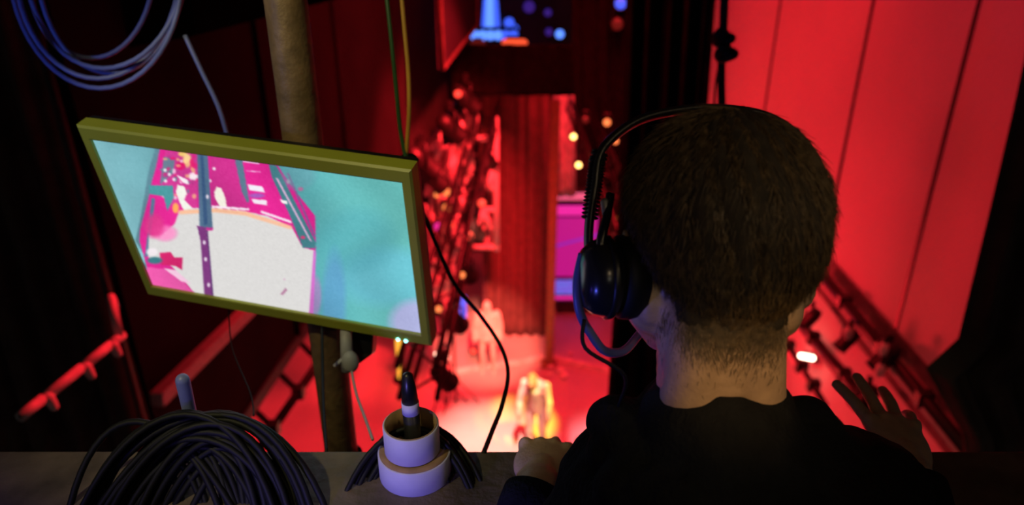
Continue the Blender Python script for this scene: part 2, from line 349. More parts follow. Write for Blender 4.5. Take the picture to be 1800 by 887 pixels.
drape('masking_cloth', [(-120, -500, 18), (130, -420, 80), (345, -340, 140), (560, -260, 200), (740, -200, 252), (830, -180, 275)], 3.7, M['brown_cloth'], 'dark curtain at the left edge behind the red handrail', 'curtain', 0.05, 0.26)
# thin edge post of the left curtain
A = onY(84, 130, 3.6); B = onY(203, 565, 3.6); dd = (B - A)
tag(MB().tube([A - dd * 0.5, B + dd * 0.55], 0.022, 12).build('post', M['dark_metal']), 'slim dull red upright post at the edge of the left curtain', 'post')

# ------------------------------------------------------------------ stage scenery
# post right of the centre curtain
b0 = onZ(965, 640, 0); b0.z = 0
cr = thing('curtain_rail', (0, 15.7, 6.35), 'black rail carrying the curtains behind the border cloth', 'rail')
MB().tube([(-2.2, 15.7, 6.2), (3.4, 15.7, 6.2)], 0.025, 10).build('pipe', M['black_metal'], cr)
for x in (-2.0, 1.75, 3.2): MB().tube([(x, 15.7, 6.2), (x, 15.7, 12.5)], 0.012, 8).build('hanger', M['black_metal'], cr)
pz = thing('post', b0, 'dark post standing right of the centre curtain', 'post')
MB().box(b0 + Vector((0, 0, 2.85)), (0.17, 0.17, 5.7)).build('upright', M['brown_pipe'], pz, bevel=0.01)
MB().box(b0 + Vector((0, 0, 0.03)), (0.34, 0.34, 0.06)).build('base', M['brown_pipe'], pz, bevel=0.01)
# edge strip across the floor, two runs meeting at the post
for (a, b, lb) in (((768, 657), (958, 628), 'pale edge strip on the floor left of the dark post'), ((972, 628), (1110, 660), 'pale edge strip on the floor right of the dark post')):
    tag(MB().bar(onZ(*a, 0.05), onZ(*b, 0.05), 0.10, 0.10).build('edge_strip', M['pale_cloth'], bevel=0.01), lb, 'strip')
# raised dark riser behind the strip
def boxpx(name, l, t, r_, b_, Y, depth, m, label, cat, frame=None):
    a = onY(l, b_, Y); c = onY(r_, t, Y)
    th = thing(name, Vector(((a.x + c.x) / 2, Y + depth / 2, a.z)), label, cat)
    MB().box(((a.x + c.x) / 2, Y + depth / 2 + 0.01, (a.z + c.z) / 2), (c.x - a.x, depth, c.z - a.z)).build('housing', M['dark_metal'], th, bevel=0.01)
    MB().box(((a.x + c.x) / 2, Y - 0.005, (a.z + c.z) / 2), (c.x - a.x - 0.02, 0.02, c.z - a.z - 0.02)).build('face', m, th, smooth=False)
    return th
boxpx('light_box', 975, 338, 1034, 352, 16.2, 0.3, M['e_palepink'], 'pale pink light strip topmost in the stack beside the post', 'light')
boxpx('light_box', 975, 360, 1048, 379, 16.2, 0.3, M['e_pink'], 'hot pink light strip above the magenta screen', 'light')
boxpx('video_screen', 975, 381, 1052, 488, 16.2, 0.12, M['e_magenta'], 'large magenta screen at the back right of the stage', 'screen')
boxpx('glowing_tile', 975, 491, 1052, 519, 16.0, 0.15, M['led_grid'], 'pale blue gridded panel under the magenta screen', 'light')
boxpx('light_box', 975, 520, 1052, 526, 15.9, 0.2, M['e_pink'], 'thin pink light line under the blue gridded panel', 'light')
boxpx('light_box', 975, 561, 1058, 588, 15.6, 0.25, M['e_purple'], 'violet light box low behind the edge strip', 'light')
boxpx('cabinet', 978, 529, 1048, 559, 15.8, 0.4, M['back'], 'dark box between the pink line and the violet light box', 'box')
# lavender tube crossing the magenta screen
tag(MB().tube([onY(977, 432, 16.05), onY(1052, 412, 16.05)], 0.03, 8).build('light_tube', M['e_purple']), 'lavender tube slanting across the magenta screen', 'light')

# scaffold of pale pipes left of the curtain
sc = thing('scaffold', onY(872, 440, 13.9), 'red lit scaffold frame of pale pipes left of the centre curtain', 'scaffold')
for a, b in (((871, 205), (873, 440)), ((852, 240), (853, 240))):
    if a[0] == 871: MB().tube([onY(*a, 13.9), onY(*b, 13.9)], 0.06, 10).build('upright', M['pale_pipe'], sc)
for a, b in (((828, 243), (878, 243)), ((838, 368), (876, 368)), ((832, 434), (878, 434)), ((858, 330), (876, 330))):
    MB().tube([onY(*a, 13.9), onY(*b, 13.9)], 0.055, 10).build('rail', M['pale_pipe'], sc)
for a, b in (((848, 370), (838, 412)), ((849, 372), (862, 398)), ((860, 265), (872, 300)), ((866, 300), (853, 345))):
    MB().tube([onY(*a, 13.85), onY(*b, 13.85)], 0.06, 10).build('brace', M['pale_pipe'], sc)
# crumpled pale hangings lit red
def crumple(px, py, wpx, hpx, Y, label, seed, lean=0.0):
    r_ = np.random.default_rng(seed); c = onY(px, py, Y); sc_ = Y / math.cos(PITCH) / FPX
    W = wpx * sc_; H = hpx * sc_; rows = []
    ph = r_.random(8) * 6.28
    for i in range(25):
        v = i / 24; row = []
        for j in range(19):
            u = j / 18 - 0.5
            wd = W * (0.35 + 0.65 * math.sin(0.35 + v * 2.3 + 0.6 * math.sin(ph[6] + v * 4))) 
            x = u * wd + lean * (v - 0.5) * W + 0.10 * W * math.sin(ph[0] + v * 7)
            y = 0.16 * math.sin(u * 9 + ph[1] + v * 2) + 0.1 * math.sin(u * 17 + ph[2] - v * 5) + 0.07 * math.sin(v * 11 + ph[3] + u * 4)
            z = H * (0.5 - v) + 0.06 * H * math.sin(u * 7 + ph[4]) * (1 - v + 0.3)
            row.append(c + Vector((x, y, z)))
        rows.append(row)
    tag(MB().grid(rows).build('hanging_cloth', M['pale_cloth'], solid=0.03), label, 'cloth')
crumple(815, 262, 42, 118, 13.6, 'bright red crumpled cloth hanging highest beside the scaffold', 3, -0.3)
crumple(752, 268, 44, 88, 13.2, 'red crumpled cloth nearest the top right corner of the monitor', 5, -0.5)
crumple(783, 380, 52, 120, 13.0, 'large crumpled cloth right of the monitor with orange glints', 8, 0.2)
crumple(748, 420, 34, 110, 12.6, 'crumpled cloth low against the right edge of the monitor', 12, 0.1)
crumple(800, 430, 30, 90, 12.4, 'narrow crumpled cloth behind the black truss', 21, 0.1)
crumple(829, 200, 20, 80, 14.0, 'thin twisted red cloth beside the top of the scaffold', 33, 0.0)
crumple(779, 492, 30, 90, 12.4, 'small crumpled cloth low behind the black truss', 44, 0.0)
crumple(768, 300, 46, 90, 12.8, 'broad crumpled cloth beside the upper half of the monitor edge', 61, -0.2)
crumple(800, 335, 34, 80, 13.3, 'crumpled cloth in the middle of the bright red heap', 67, 0.2)
crumple(762, 490, 34, 90, 12.1, 'crumpled cloth lowest beside the monitor', 71, 0.1)
crumple(858, 405, 20, 50, 14.1, 'small cloth slung inside the scaffold frame', 51, 0.0)

# ------------------------------------------------------------------ lamps
def lamp(px, py, Y, rpx, m, label, name='stage_lamp', group=None, aim=None, body=None):
    c = onY(px, py, Y); r_ = rpx * Y / math.cos(PITCH) / FPX; ax = (CAM - c).normalized() if aim is None else aim
    th = thing(name, c - ax * 0, label, 'lamp', group)
    MB().lathe([(r_ * 0.97, -0.004), (r_ * 0.8, 0.01), (0, 0.02)], c, ax, 20).build('lens', m, None)
    ln = bpy.data.objects[-1] if False else LAST[0]
    hs_ = MB().lathe([(0, -0.24), (r_ * 0.6 + .01, -0.24), (r_ * 1.1, -0.12), (r_ * 1.15, 0.015), (r_ * 1.0, 0.015), (r_ * 1.0, -0.02), (0, -0.02)], c, ax, 20).build('housing', body or M['black_metal'], th); ln.parent = hs_
    q = ax.cross(Vector((0, 0, 1))).normalized()
    MB().tube(smooth_path([c - ax * 0.1 + q * (r_ * 1.25), c - ax * 0.1 + q * r_ * 0.9 + Vector((0, 0, r_ * 1.4 + .04)), c - ax * 0.1 - q * r_ * 0.9 + Vector((0, 0, r_ * 1.4 + .04)), c - ax * 0.1 - q * (r_ * 1.25)], 5), 0.012, 8).build('yoke', M['black_metal'], th)
    return th
lamp(1008, 240, 11.5, 5, M['e_warm'], 'upper small amber lamp on the right truss')
lamp(1017, 290, 11.0, 5, M['e_warm'], 'lower small amber lamp on the right truss')
lamp(805, 165, 13.0, 6, M['e_red'], 'red lamp at the far top end of the left truss')
lamp(847, 357, 9.6, 7, M['e_red'], 'red lamp beside the scaffold above the truss middle')
lamp(825, 414, 9.0, 7.5, M['e_red'], 'round red lamp right of the truss at half height')
lamp(812, 483, 7.6, 6, M['e_orange'], 'orange red lamp low on the right of the left truss')
lamp(771, 543, 7.0, 6, M['e_orange'], 'orange red lamp inside the truss by the lower monitor corner')
lamp(784, 337, 12.0, 7, M['e_orange'], 'orange lamp glowing in the upper crumpled cloths')
lamp(768, 342, 12.0, 5, M['e_orange'], 'small orange lamp nearest the monitor edge')
lamp(785, 365, 12.0, 7, M['e_orange'], 'orange lamp glowing in the middle of the crumpled cloths')
lamp(794, 395, 12.1, 5, M['e_red'], 'small red lamp below the orange cloth lamps')
lamp(770, 398, 12.1, 7, M['e_pink'], 'pink lamp low among the crumpled cloths')
lamp(832, 617, onZ(832, 617, .15).y, 6, M['e_red'], 'red lamp on the floor left of the standing performer')
lamp(984, 60, 17.0, 7, M['e_sky'], 'pale blue round lamp at the right of the upper row')
lamp(965, 56, 17.0, 6, M['e_violet'], 'dim violet lamp next to the pale blue round lamp')
lamp(930, 12, 17.2, 9, M['e_violet'], 'violet lamp high above the red pill shaped lamp')
lamp(895, 40, 17.2, 8, M['e_blue'], 'small blue lamp right of the tall blue column')
lamp(963, 22, 17.2, 6, M['e_violet'], 'dim violet lamp above the pale blue round lamp')
lamp(1091, 6, 12.4, 9, M['e_blue'], 'blue lamp at the top edge above the operator')
lamp(1085, 42, 12.4, 9, M['e_dim'], 'very dim red lamp below the blue lamp at the top edge')
lamp(905, 50, 17.2, 6, M['e_blue'], 'blue lamp at the right end of the blue batten')
lamp(1067, 215, 10.4, 6, M['e_orange'], 'orange lamp glimpsed above the headset band')
lamp(1082, 248, 10.4, 5, M['e_orange'], 'small orange lamp just above the headset band')
lamp(1029, 210, 10.6, 6, M['e_dim'], 'dull red lamp on the right truss beside the black curtain')
lamp(1018, 776, onZ(1018, 776, .12).y, 5, M['e_orange'], 'small orange lamp on the floor right of the hand')
# pill shaped fixtures
def pill(px0, py0, px1, py1, Y, rpx, m, label):
    a = onY(px0, py0, Y); b = onY(px1, py1, Y); r_ = rpx * Y / math.cos(PITCH) / FPX
    th = thing('pill_lamp', (a + b) / 2, label, 'lamp')
    MB().cap(a, b, r_, r_).build('glowing_cover', m, th)
    off = Vector((0, r_ * 0.9, r_ * 0.2)); MB().bar(a + off, b + off, r_ * 1.6, r_ * 2.6).build('back_box', M['black_metal'], th, bevel=0.01)
pill(889, 76, 920, 76, 16.0, 6.5, M['e_pill'], 'red pill shaped lamp below the blue lamps')
pill(768, 622, 786, 627, 6.5, 4.5, M['e_white'], 'glaring white pill lamp right of the lower monitor corner')
pill(832, 76, 848, 76, 16.8, 5, M['e_dim'], 'dull red pill lamp under the blue batten')
a = onPl(1408, 625, bR + nR * .12, nR); b = onPl(1428, 629, bR + nR * .12, nR)
th = thing('pill_lamp', (a + b) / 2, 'glaring white pill lamp right of the neck on the red wall', 'lamp')
MB().cap(a, b, 0.032, 0.032).build('glowing_cover', M['e_white'], th); MB().bar(a + nR * .05, b + nR * .05, 0.05, 0.12).build('back_box', M['black_metal'], th, bevel=0.01)
for z_, lb in ((8.15, 'upper black pipe carrying the violet lamps at the back'), (7.05, 'lower black pipe behind the blue batten')):
    bp = thing('lighting_bar', (0, 17.4, z_), lb, 'pipe')
    MB().tube([(-2.6, 17.45, z_), (3.4, 17.45, z_)], 0.03, 10).build('pipe', M['black_metal'], bp)
    for x in (-2.4, 0.9, 3.2): MB().tube([(x, 17.45, z_), (x, 17.45, 12.5)], 0.012, 8).build('hanger', M['black_metal'], bp)
for x_, lb in ((onY(768, 400, 12.3).x, 'black lighting stand in the crumpled cloths nearest the monitor'), (onY(790, 400, 12.3).x, 'black lighting stand in the crumpled cloths nearest the truss')):
    st = thing('lighting_stand', (x_, 12.3, 0), lb, 'stand')
    MB().tube([(x_, 12.3, 0), (x_, 12.3, 5.2)], 0.025, 10).build('pole', M['black_metal'], st)
    for k in range(3):
        a_ = 2.094 * k; MB().tube([(x_, 12.3, .6), (x_ + .45 * math.cos(a_), 12.3 + .45 * math.sin(a_), 0.02)], 0.014, 8).build('leg', M['black_metal'], st)
# blue batten and tall blue column
bt = thing('led_batten', onY(868, 62, 17.0), 'row of blue lamps in a batten high at the back', 'lamp')
a = onY(826, 62, 17.05); b = onY(910, 62, 17.05); MB().bar(a, b, 0.12, 0.34).build('housing', M['black_metal'], bt, bevel=0.01)
for k in range(6):
    c = onY(835 + k * 13.5, 62, 16.95); MB().lathe([(0.105, 0), (0.09, 0.03), (0, 0.045)], c, Vector((0, -1, 0.1)), 16).build('lens', M['e_sky'] if k < 4 else M['e_blue'], bt)
co = thing('light_column', onY(862, 50, 17.3), 'tall tapering blue lit column rising above the batten', 'lamp')
MB().prism([onY(846, 52, 17.3), onY(879, 52, 17.3), onY(872, -30, 17.3), onY(852, -30, 17.3)], Vector((0, .25, 0))).build('diffuser', M['e_blue'], co, smooth=False)
MB().prism([onY(853, 50, 17.25), onY(868, 50, 17.25), onY(866, -30, 17.25), onY(856, -30, 17.25)], Vector((0, .05, 0))).build('inner_tube', M['e_sky'], co, smooth=False)
# yellow vertical tube and floor lamps
c = onZ(705, 668, 0); topy = onY(700, 598, c.y)
tb = thing('light_tube', c, 'upright yellow light tube standing on the floor below the monitor', 'light')
MB().tube([c + Vector((0, 0, .06)), topy], 0.058, 12).build('tube', M['e_yellow'], tb); MB().lathe([(0, 0), (.16, 0), (.16, .04), (.05, .07), (0, .07)], c).build('base', M['black_metal'], tb)
# violet blue banner strip behind the truss
a = onY(810, 522, 14.5)
vb = thing('light_column', onY(814, 575, 14.5), 'short blue violet light column left of the standing performer', 'light')
MB().prism([onY(809, 522, 14.5), onY(819, 524, 14.5), onY(820, 572, 14.5), onY(808, 572, 14.5)], Vector((0, .1, 0))).build('tube', M['e_blue'], vb, smooth=False)
MB().prism([onY(808, 572, 14.5), onY(820, 572, 14.5), onY(820, 580, 14.5), onY(807, 580, 14.5)], Vector((0, .2, 0))).build('base', M['e_pink'], vb, smooth=False)
# small pale stones / props on the floor near the post
for k, (px, py, rp) in enumerate(((968, 645, 6), (985, 650, 8), (992, 660, 7), (967, 657, 5), (1003, 622, 5), (766, 648, 5), (790, 648, 5), (763, 663, 6))):
    c = onZ(px, py, 0.08); rr = rp * 0.0092
    o = MB().ell(c, (rr * 1.3, rr, rr), sub=2)
    for v in o.bm.verts: v.co += Vector(rng.normal(0, rr * 0.12, 3))
    lb = ['pale crumpled bundle touching the foot of the dark post', 'largest pale bundle in the heap right of the post', 'pale bundle at the right of the small heap', 'small pale bundle in front of the post foot', 'small bundle on the right edge strip',
          'small pale bundle just below the white pill lamp', 'small pale bundle on the left edge strip', 'small pale bundle in front of the left edge strip'][k]
    tag(o.build('cloth_bundle', M['pale_cloth']), lb, 'bundle', 'cloth bundles on the stage floor')

# ------------------------------------------------------------------ trusses
def truss(A, B, wd, ht, label, lace=14, rc=0.03):
    A = Vector(A); B = Vector(B); d = (B - A).normalized(); s_ = Vector((0, 0, 1)).cross(d).normalized(); u = Vector((0, 0, 1))
    th = thing('lighting_truss', A, label, 'truss')
    cs = [(sx, sz) for sx in (-1, 1) for sz in (0, 1)]
    for sx, sz in cs:
        o = s_ * (sx * wd / 2) + u * (sz * ht); MB().tube([A + o, B + o], rc, 10).build('chord', M['black_metal'], th)
    for sx in (-1, 1):
        mb = MB()
        for k in range(lace):
            t0 = k / lace; t1 = (k + 1) / lace; o = s_ * (sx * wd / 2); z0 = (k % 2) * ht; z1 = ht - z0
            mb.tube([A.lerp(B, t0) + o + u * z0, A.lerp(B, t1) + o + u * z1], rc * 0.5, 6)
        mb.build('lacing', M['black_metal'], th)
    mb = MB()
    for k in range(lace):
        t0 = k / lace; t1 = (k + 1) / lace; x0 = (-1) ** k
        mb.tube([A.lerp(B, t0) + s_ * x0 * wd / 2, A.lerp(B, t1) - s_ * x0 * wd / 2], rc * 0.5, 6)
    mb.build('lacing', M['black_metal'], th)
    return th
TA = onZ(735, 700, 5.1); TB = onZ(862, 203, 5.1)
truss(TA, TB, 0.34, 0.34, 'black lighting truss running away from the tape rolls to the curtain', 22)
A2 = onZ(727, 880, 5.1)
tag(MB().tube([onZ(712, 720, 5.0), onZ(833, 310, 5.0)], 0.03, 10).build('pipe', M['black_metal']), 'thin black pipe along the left side of the truss', 'pipe')
truss(onZ(1170, 620, 5.2), onZ(1012, 190, 5.2), 0.34, 0.34, 'black lighting truss seen between the magenta screen and the headset', 20)
def fixture(c, aim, label, size=1.0, m=None):
    c = Vector(c); ax = Vector(aim).normalized(); th = thing('spotlight', c, label, 'spotlight')
    MB().lathe([(0, -0.17 * size), (0.06 * size, -0.16 * size), (0.085 * size, -0.08 * size), (0.085 * size, 0.13 * size), (0.1 * size, 0.15 * size), (0.08 * size, 0.15 * size), (0.075 * size, 0.08 * size), (0, 0.08 * size)], c, ax, 20).build('housing', m or M['black_metal'], th)
    q = ax.cross(Vector((0, 0, 1))).normalized(); z = Vector((0, 0, 1))
    MB().tube([c + q * .1 * size, c + q * .1 * size + z * .18 * size, c - q * .1 * size + z * .18 * size, c - q * .1 * size], 0.012 * size, 6).build('yoke', M['black_metal'], th)
    MB().box(c + z * .22 * size, (.05 * size, .05 * size, .09 * size)).build('clamp', M['black_metal'], th, bevel=0.004)
d1 = (TB - TA)
for t, lb in ((0.08, 'black spotlight hung at the near end of the left truss'), (0.2, 'second black spotlight along the left truss'), (0.33, 'third black spotlight along the left truss'), (0.47, 'black spotlight at the middle of the left truss'), (0.62, 'black spotlight two thirds along the left truss'), (0.8, 'black spotlight near the far end of the left truss')):
    fixture(TA + d1 * t + Vector((0.12, 0, -0.28)), (0.4, 0.6, -0.9), lb, 1.1)
for px, py, Y, lb in ((760, 312, 11.6, 'black spotlight among the cloths just right of the monitor corner'), (793, 225, 12.2, 'black spotlight hung high among the cloths'), (820, 175, 13.2, 'black spotlight under the border cloth'), (742, 285, 10.5, 'black spotlight by the upper right monitor corner')):
    fixture(onY(px, py, Y), (0.5, 0.3, -0.6), lb, 1.7)
# ------------------------------------------------------------------ right side gallery: fascia, pipes, lamps
A = bR + dR * (3.35 - bR.y); B = bR + dR * 12.5
def side_pt(px, py, off=0.0): return onPl(px, py, bR - nR * off, nR)
fa = MB().prism([Vector((A.x, A.y, 5.22)) - nR * .02, Vector((B.x, B.y, 5.22)) - nR * .02, Vector((B.x, B.y, 5.7)) - nR * .02, Vector((A.x, A.y, 5.7)) - nR * .02], nR * 0.3)
struct(fa.build('trim_4', M['fascia'], smooth=False), 'dark fascia under the red wall')
for (a, b, rr, lb) in (((1445, 482), (1712, 806), 0.05, 'upper black pipe under the red wall'), ((1398, 556), (1600, 800), 0.055, 'middle black pipe right of the neck'), ((1372, 585), (1452, 712), 0.03, 'lowest thin black pipe right of the neck')):
    th = thing('lighting_bar', side_pt(*b, .12), lb, 'pipe'); a3 = side_pt(*a, .12); b3 = side_pt(*b, .12)
    MB().tube([a3, b3], rr, 12).build('pipe', M['black_metal'], th)
    for t in (0.2, 0.5, 0.75): c = a3.lerp(b3, t); MB().box(c, (0.13, 0.09, 0.13)).build('clamp', M['black_metal'], th, bevel=0.006)
    MB().tube([a3 + Vector((-.02, 0, -rr - .02)), b3 + Vector((-.02, 0, -rr - .02))], 0.018, 8).build('edge_pipe', M['pale_pipe'], th)
for px, py, lb, sz in ((1490, 597, 'spotlight hung from the upper pipe near the head', 0.8), (1556, 628, 'spotlight hung from the upper pipe at its middle', 0.9), (1424, 560, 'spotlight on the middle pipe beside the cheek', 0.8), (1520, 700, 'spotlight on the middle pipe above the raised hand', 0.9)):
    fixture(side_pt(px, py, .2), (-0.7, -0.3, -0.6), lb, sz)
for px, py, lb in ((1492, 585, 'pale bulb on the upper pipe near the head'), (1553, 613, 'pale bulb on the upper pipe at its middle'), (1547, 650, 'small pale bulb below the upper pipe')):
    c = side_pt(px, py, .3); th = thing('bulb', c, lb, 'bulb'); MB().ell(c, (.04, .04, .075)).build('glass', M['pale_cloth'], th); MB().tube([c + Vector((0, 0, .06)), c + Vector((0, 0, .14))], .02, 8).build('cap', M['black_metal'], th)
# mesh panel high left of the blue lamps
p0 = onZ(778, 122, 7.0); p1 = onZ(838, 45, 7.0); mp = thing('mesh_panel', p0, 'dark purple mesh panel high left of the blue lamps', 'panel')
for o in (0, 1): pass
H_ = Vector((0, 0, 2.6))
MB().prism([p0, p1, p1 + H_, p0 + H_], Vector((-.06, 0, 0))).build('mesh', M['mesh_grille'], mp, smooth=False)
MB().tube([p1 + H_, p1, p0, p0 + H_], 0.035, 8).build('frame', M['brown_cloth'], mp)

# ================================================================== performers
def figure(base, yaw, J, scale, name, label, costume, skin_m, cloak=False, bow=0.0, voxel=0.018):
    # base on the floor; local x right, y front, z up; J overrides joints
    R = Matrix.Rotation(yaw, 3, 'Z')
    j = dict(pelvis=(0, 0, .95), chest=(0, 0, 1.32), neck=(0, 0, 1.47), head=(0, .02, 1.62),
             sl=(-.19, 0, 1.42), sr=(.19, 0, 1.42), el=(-.25, 0, 1.13), er=(.25, 0, 1.13), wl=(-.26, .05, .88), wr=(.26, .05, .88),
             hl=(-.10, 0, .92), hr=(.10, 0, .92), kl=(-.11, .02, .5), kr=(.11, .02, .5), al=(-.12, 0, .08), ar=(.12, 0, .08)); j.update(J)
    W = {k: Vector(base) + R @ (Vector(v) * scale) for k, v in j.items()}; s = scale
    root = thing(name, base, label, 'person')
    mb = MB(); g = lambda k: W[k]
    f = R @ Vector((0, 1, 0)); hd = (g('head') - g('neck')).normalized()
    mb.ell(g('head'), (.078 * s, .095 * s, .115 * s), R).ell(g('head') + f * .05 * s - Vector((0, 0, .05 * s)), (.05 * s, .05 * s, .06 * s), R)
    mb.cap(g('head') + f * .09 * s, g('head') + f * .112 * s - Vector((0, 0, .03 * s)), .012 * s, .016 * s, 8)
    for sx in (-1, 1): mb.ell(g('head') + R @ Vector((sx * .08 * s, 0, -.01 * s)), (.012 * s, .02 * s, .03 * s), R, 2)
    mb.cap(g('neck'), g('head') - hd * .05 * s, .058 * s, .052 * s)
    mb.ell(g('chest'), (.165 * s, .11 * s, .19 * s), R).ell(g('pelvis'), (.155 * s, .11 * s, .13 * s), R).cap(g('pelvis'), g('chest'), .12 * s, .135 * s).cap(g('chest'), g('neck'), .11 * s, .06 * s)
    for a in 'lr':
        mb.cap(g('chest').lerp(g('s' + a), .4), g('s' + a), .08 * s, .062 * s); mb.cap(g('s' + a), g('e' + a), .055 * s, .042 * s); mb.cap(g('e' + a), g('w' + a), .041 * s, .027 * s)
        dw = (g('w' + a) - g('e' + a)).normalized(); wv = g('w' + a); sd = R @ Vector((1, 0, 0)); nrm = dw.cross(sd).normalized()
        mb.ell(wv + dw * .05 * s, (.022 * s, .04 * s, .055 * s), Matrix((sd, nrm.cross(sd), dw)).transposed() if False else R)
        for q in range(4):
            off = f * ((q - 1.5) * .019 * s); L = (.07, .08, .075, .06)[q] * s
            mb.cap(wv + dw * .085 * s + off, wv + dw * .085 * s + off + (dw + f * .2) * L, .0095 * s, .008 * s, 8)
        mb.cap(wv + dw * .03 * s + f * .03 * s, wv + dw * .085 * s + f * .065 * s, .013 * s, .009 * s, 8)
        mb.cap(g('h' + a), g('k' + a), .085 * s, .058 * s); mb.cap(g('k' + a), g('a' + a), .056 * s, .036 * s)
        fa_ = g('a' + a); mb.cap(fa_ - Vector((0, 0, .03 * s)) - f * .03 * s, fa_ - Vector((0, 0, .045 * s)) + f * .14 * s, .036 * s, .028 * s)
    remeshed(mb, 'body', voxel * 0.55, skin_m, root, 4)
    # costume
    cb = MB()
    if cloak:
        cb.cap(g('head') + Vector((0, 0, .02 * s)), g('neck'), .088 * s, .085 * s)
        for k in range(9):
            t = k / 8; c = g('neck').lerp(g('pelvis') - Vector((0, 0, .06 * s)), t)
            cb.ell(c, ((.11 + .12 * t ** .7) * s, (.10 + .06 * t) * s, .1 * s), R)
        for a in 'lr': cb.cap(g('s' + a), g('e' + a), .085 * s, .08 * s); cb.cap(g('e' + a), g('w' + a), .075 * s, .06 * s)
        remeshed(cb, 'cloak', voxel, costume, root, 5, (.03, .12))
    else:
        cb.ell(g('chest'), (.185 * s, .135 * s, .2 * s), R).cap(g('pelvis') - Vector((0, 0, .06 * s)), g('chest'), .15 * s, .16 * s).cap(g('chest'), g('neck'), .12 * s, .075 * s)
        for a in 'lr': cb.cap(g('chest').lerp(g('s' + a), .4), g('s' + a), .095 * s, .078 * s); cb.cap(g('s' + a), g('e' + a), .073 * s, .058 * s); cb.cap(g('e' + a), g('w' + a), .056 * s, .043 * s)
        remeshed(cb, 'shirt', voxel, costume, root, 4, (.025, .1))
        tb_ = MB(); tb_.ell(g('pelvis') - Vector((0, 0, .03 * s)), (.17 * s, .13 * s, .12 * s), R)
        for a in 'lr': tb_.cap(g('h' + a), g('k' + a), .10 * s, .075 * s); tb_.cap(g('k' + a), g('a' + a), .072 * s, .06 * s)
        remeshed(tb_, 'trousers', voxel, costume, root, 4, (.02, .1))
        hb = MB().ell(g('head') + Vector((0, 0, .025 * s)) - f * .015 * s, (.088 * s, .1 * s, .105 * s), R)
        remeshed(hb, 'hair', voxel, M['card'], root, 2, (.03, .03))
    return root
# standing figure in a pale hooded cloak with bare legs, facing the gallery
b1 = onZ(858, 655, 0); figure(b1, rad(180), {}, 1.0, 'person', 'standing performer in a pale hooded cloak with bare legs', M['costume'], M['costume'], cloak=True)
# bowed figure
b2 = onZ(942, 785, 0)
figure(b2, rad(165), dict(chest=(0, .08, 1.30), neck=(0, .16, 1.46), head=(0.03, .25, 1.57), sl=(-.18, .12, 1.41), sr=(.18, .12, 1.41), el=(-.25, .17, 1.10), er=(.25, .17, 1.10), wl=(-.25, .24, .84), wr=(.25, .24, .84)), 1.04,
       'person', 'bowed performer with hanging arms lit yellow on the stage floor', M['costume'], M['skin'], bow=1.0)

# ================================================================== MONITOR
Rm = [[0.9681065296239452, 0.013404532313785439, 0.2501800667777268], [0.14857055133156347, 0.7733308335885184, -0.6163491000221903], [-0.20173383101625372, 0.6338609787126649, 0.7466751108003742]]
tm = (-0.37041003, -0.01896527, 1.14016889); SW, SH, BX, BY = 0.474, 0.28103076, 0.01507926, 0.0216596
def cam2w(v): return RT * v[0] - UP * v[1] + FW * v[2]
mx_, my_, mz_ = [cam2w([Rm[r][c] for r in range(3)]) for c in range(3)]       # screen right, screen down, away from viewer
mo = CAM + cam2w(tm)
def MP(x, y, z=0): return mo + mx_ * x + my_ * y + mz_ * z                     # metres in the monitor's own frame
mon = thing('monitor', MP(0, SH / 2 + BY, 0.02), 'flat monitor with an olive lit bezel showing the stage in cyan and magenta', 'monitor')
RM = Matrix((mx_, my_, mz_)).transposed()
fr = MB(); ow, oh = SW / 2 + BX, SH / 2 + BY; iw, ih = SW / 2, SH / 2
for z0, z1 in ((-0.004, 0.020),):
    loops = []
    for (a, b, z) in ((iw, ih, 0.002), (iw, ih, z0 + .001), (iw + .002, ih + .002, z0), (ow - .003, oh - .003, z0), (ow, oh, z0 + .003), (ow, oh, z1)):
        loops.append([fr.bm.verts.new(MP(sx * a, sy * b, z)) for sx, sy in ((-1, -1), (1, -1), (1, 1), (-1, 1))])
    for i in range(len(loops) - 1):
        for k in range(4): fr.bm.faces.new((loops[i][k], loops[i][(k + 1) % 4], loops[i + 1][(k + 1) % 4], loops[i + 1][k]))
fr.build('bezel', M['bezel'], mon, smooth=False)
MB().prism([MP(-ow + .001, -oh + .001, .019), MP(ow - .001, -oh + .001, .019), MP(ow - .001, oh - .001, .019), MP(-ow + .001, oh - .001, .019)], mz_ * .012).build('back_shell', M['black_plastic'], mon, bevel=0.003)
# screen picture: painted into the vertex colours of the screen sheet
NX, NY = 420, 250
uu, vv = np.meshgrid(np.linspace(0, 1, NX), np.linspace(0, 1, NY))
def L3(r, g, b): return np.array([r, g, b], float)
img = np.zeros((NY, NX, 3))
for c in range(3):
    img[..., c] = np.interp(uu, [0, .22, .6, .8, 1], [[135, 105, 85, 100, 105][0:5], [195, 160, 165, 182, 190], [205, 168, 172, 182, 185]][c])
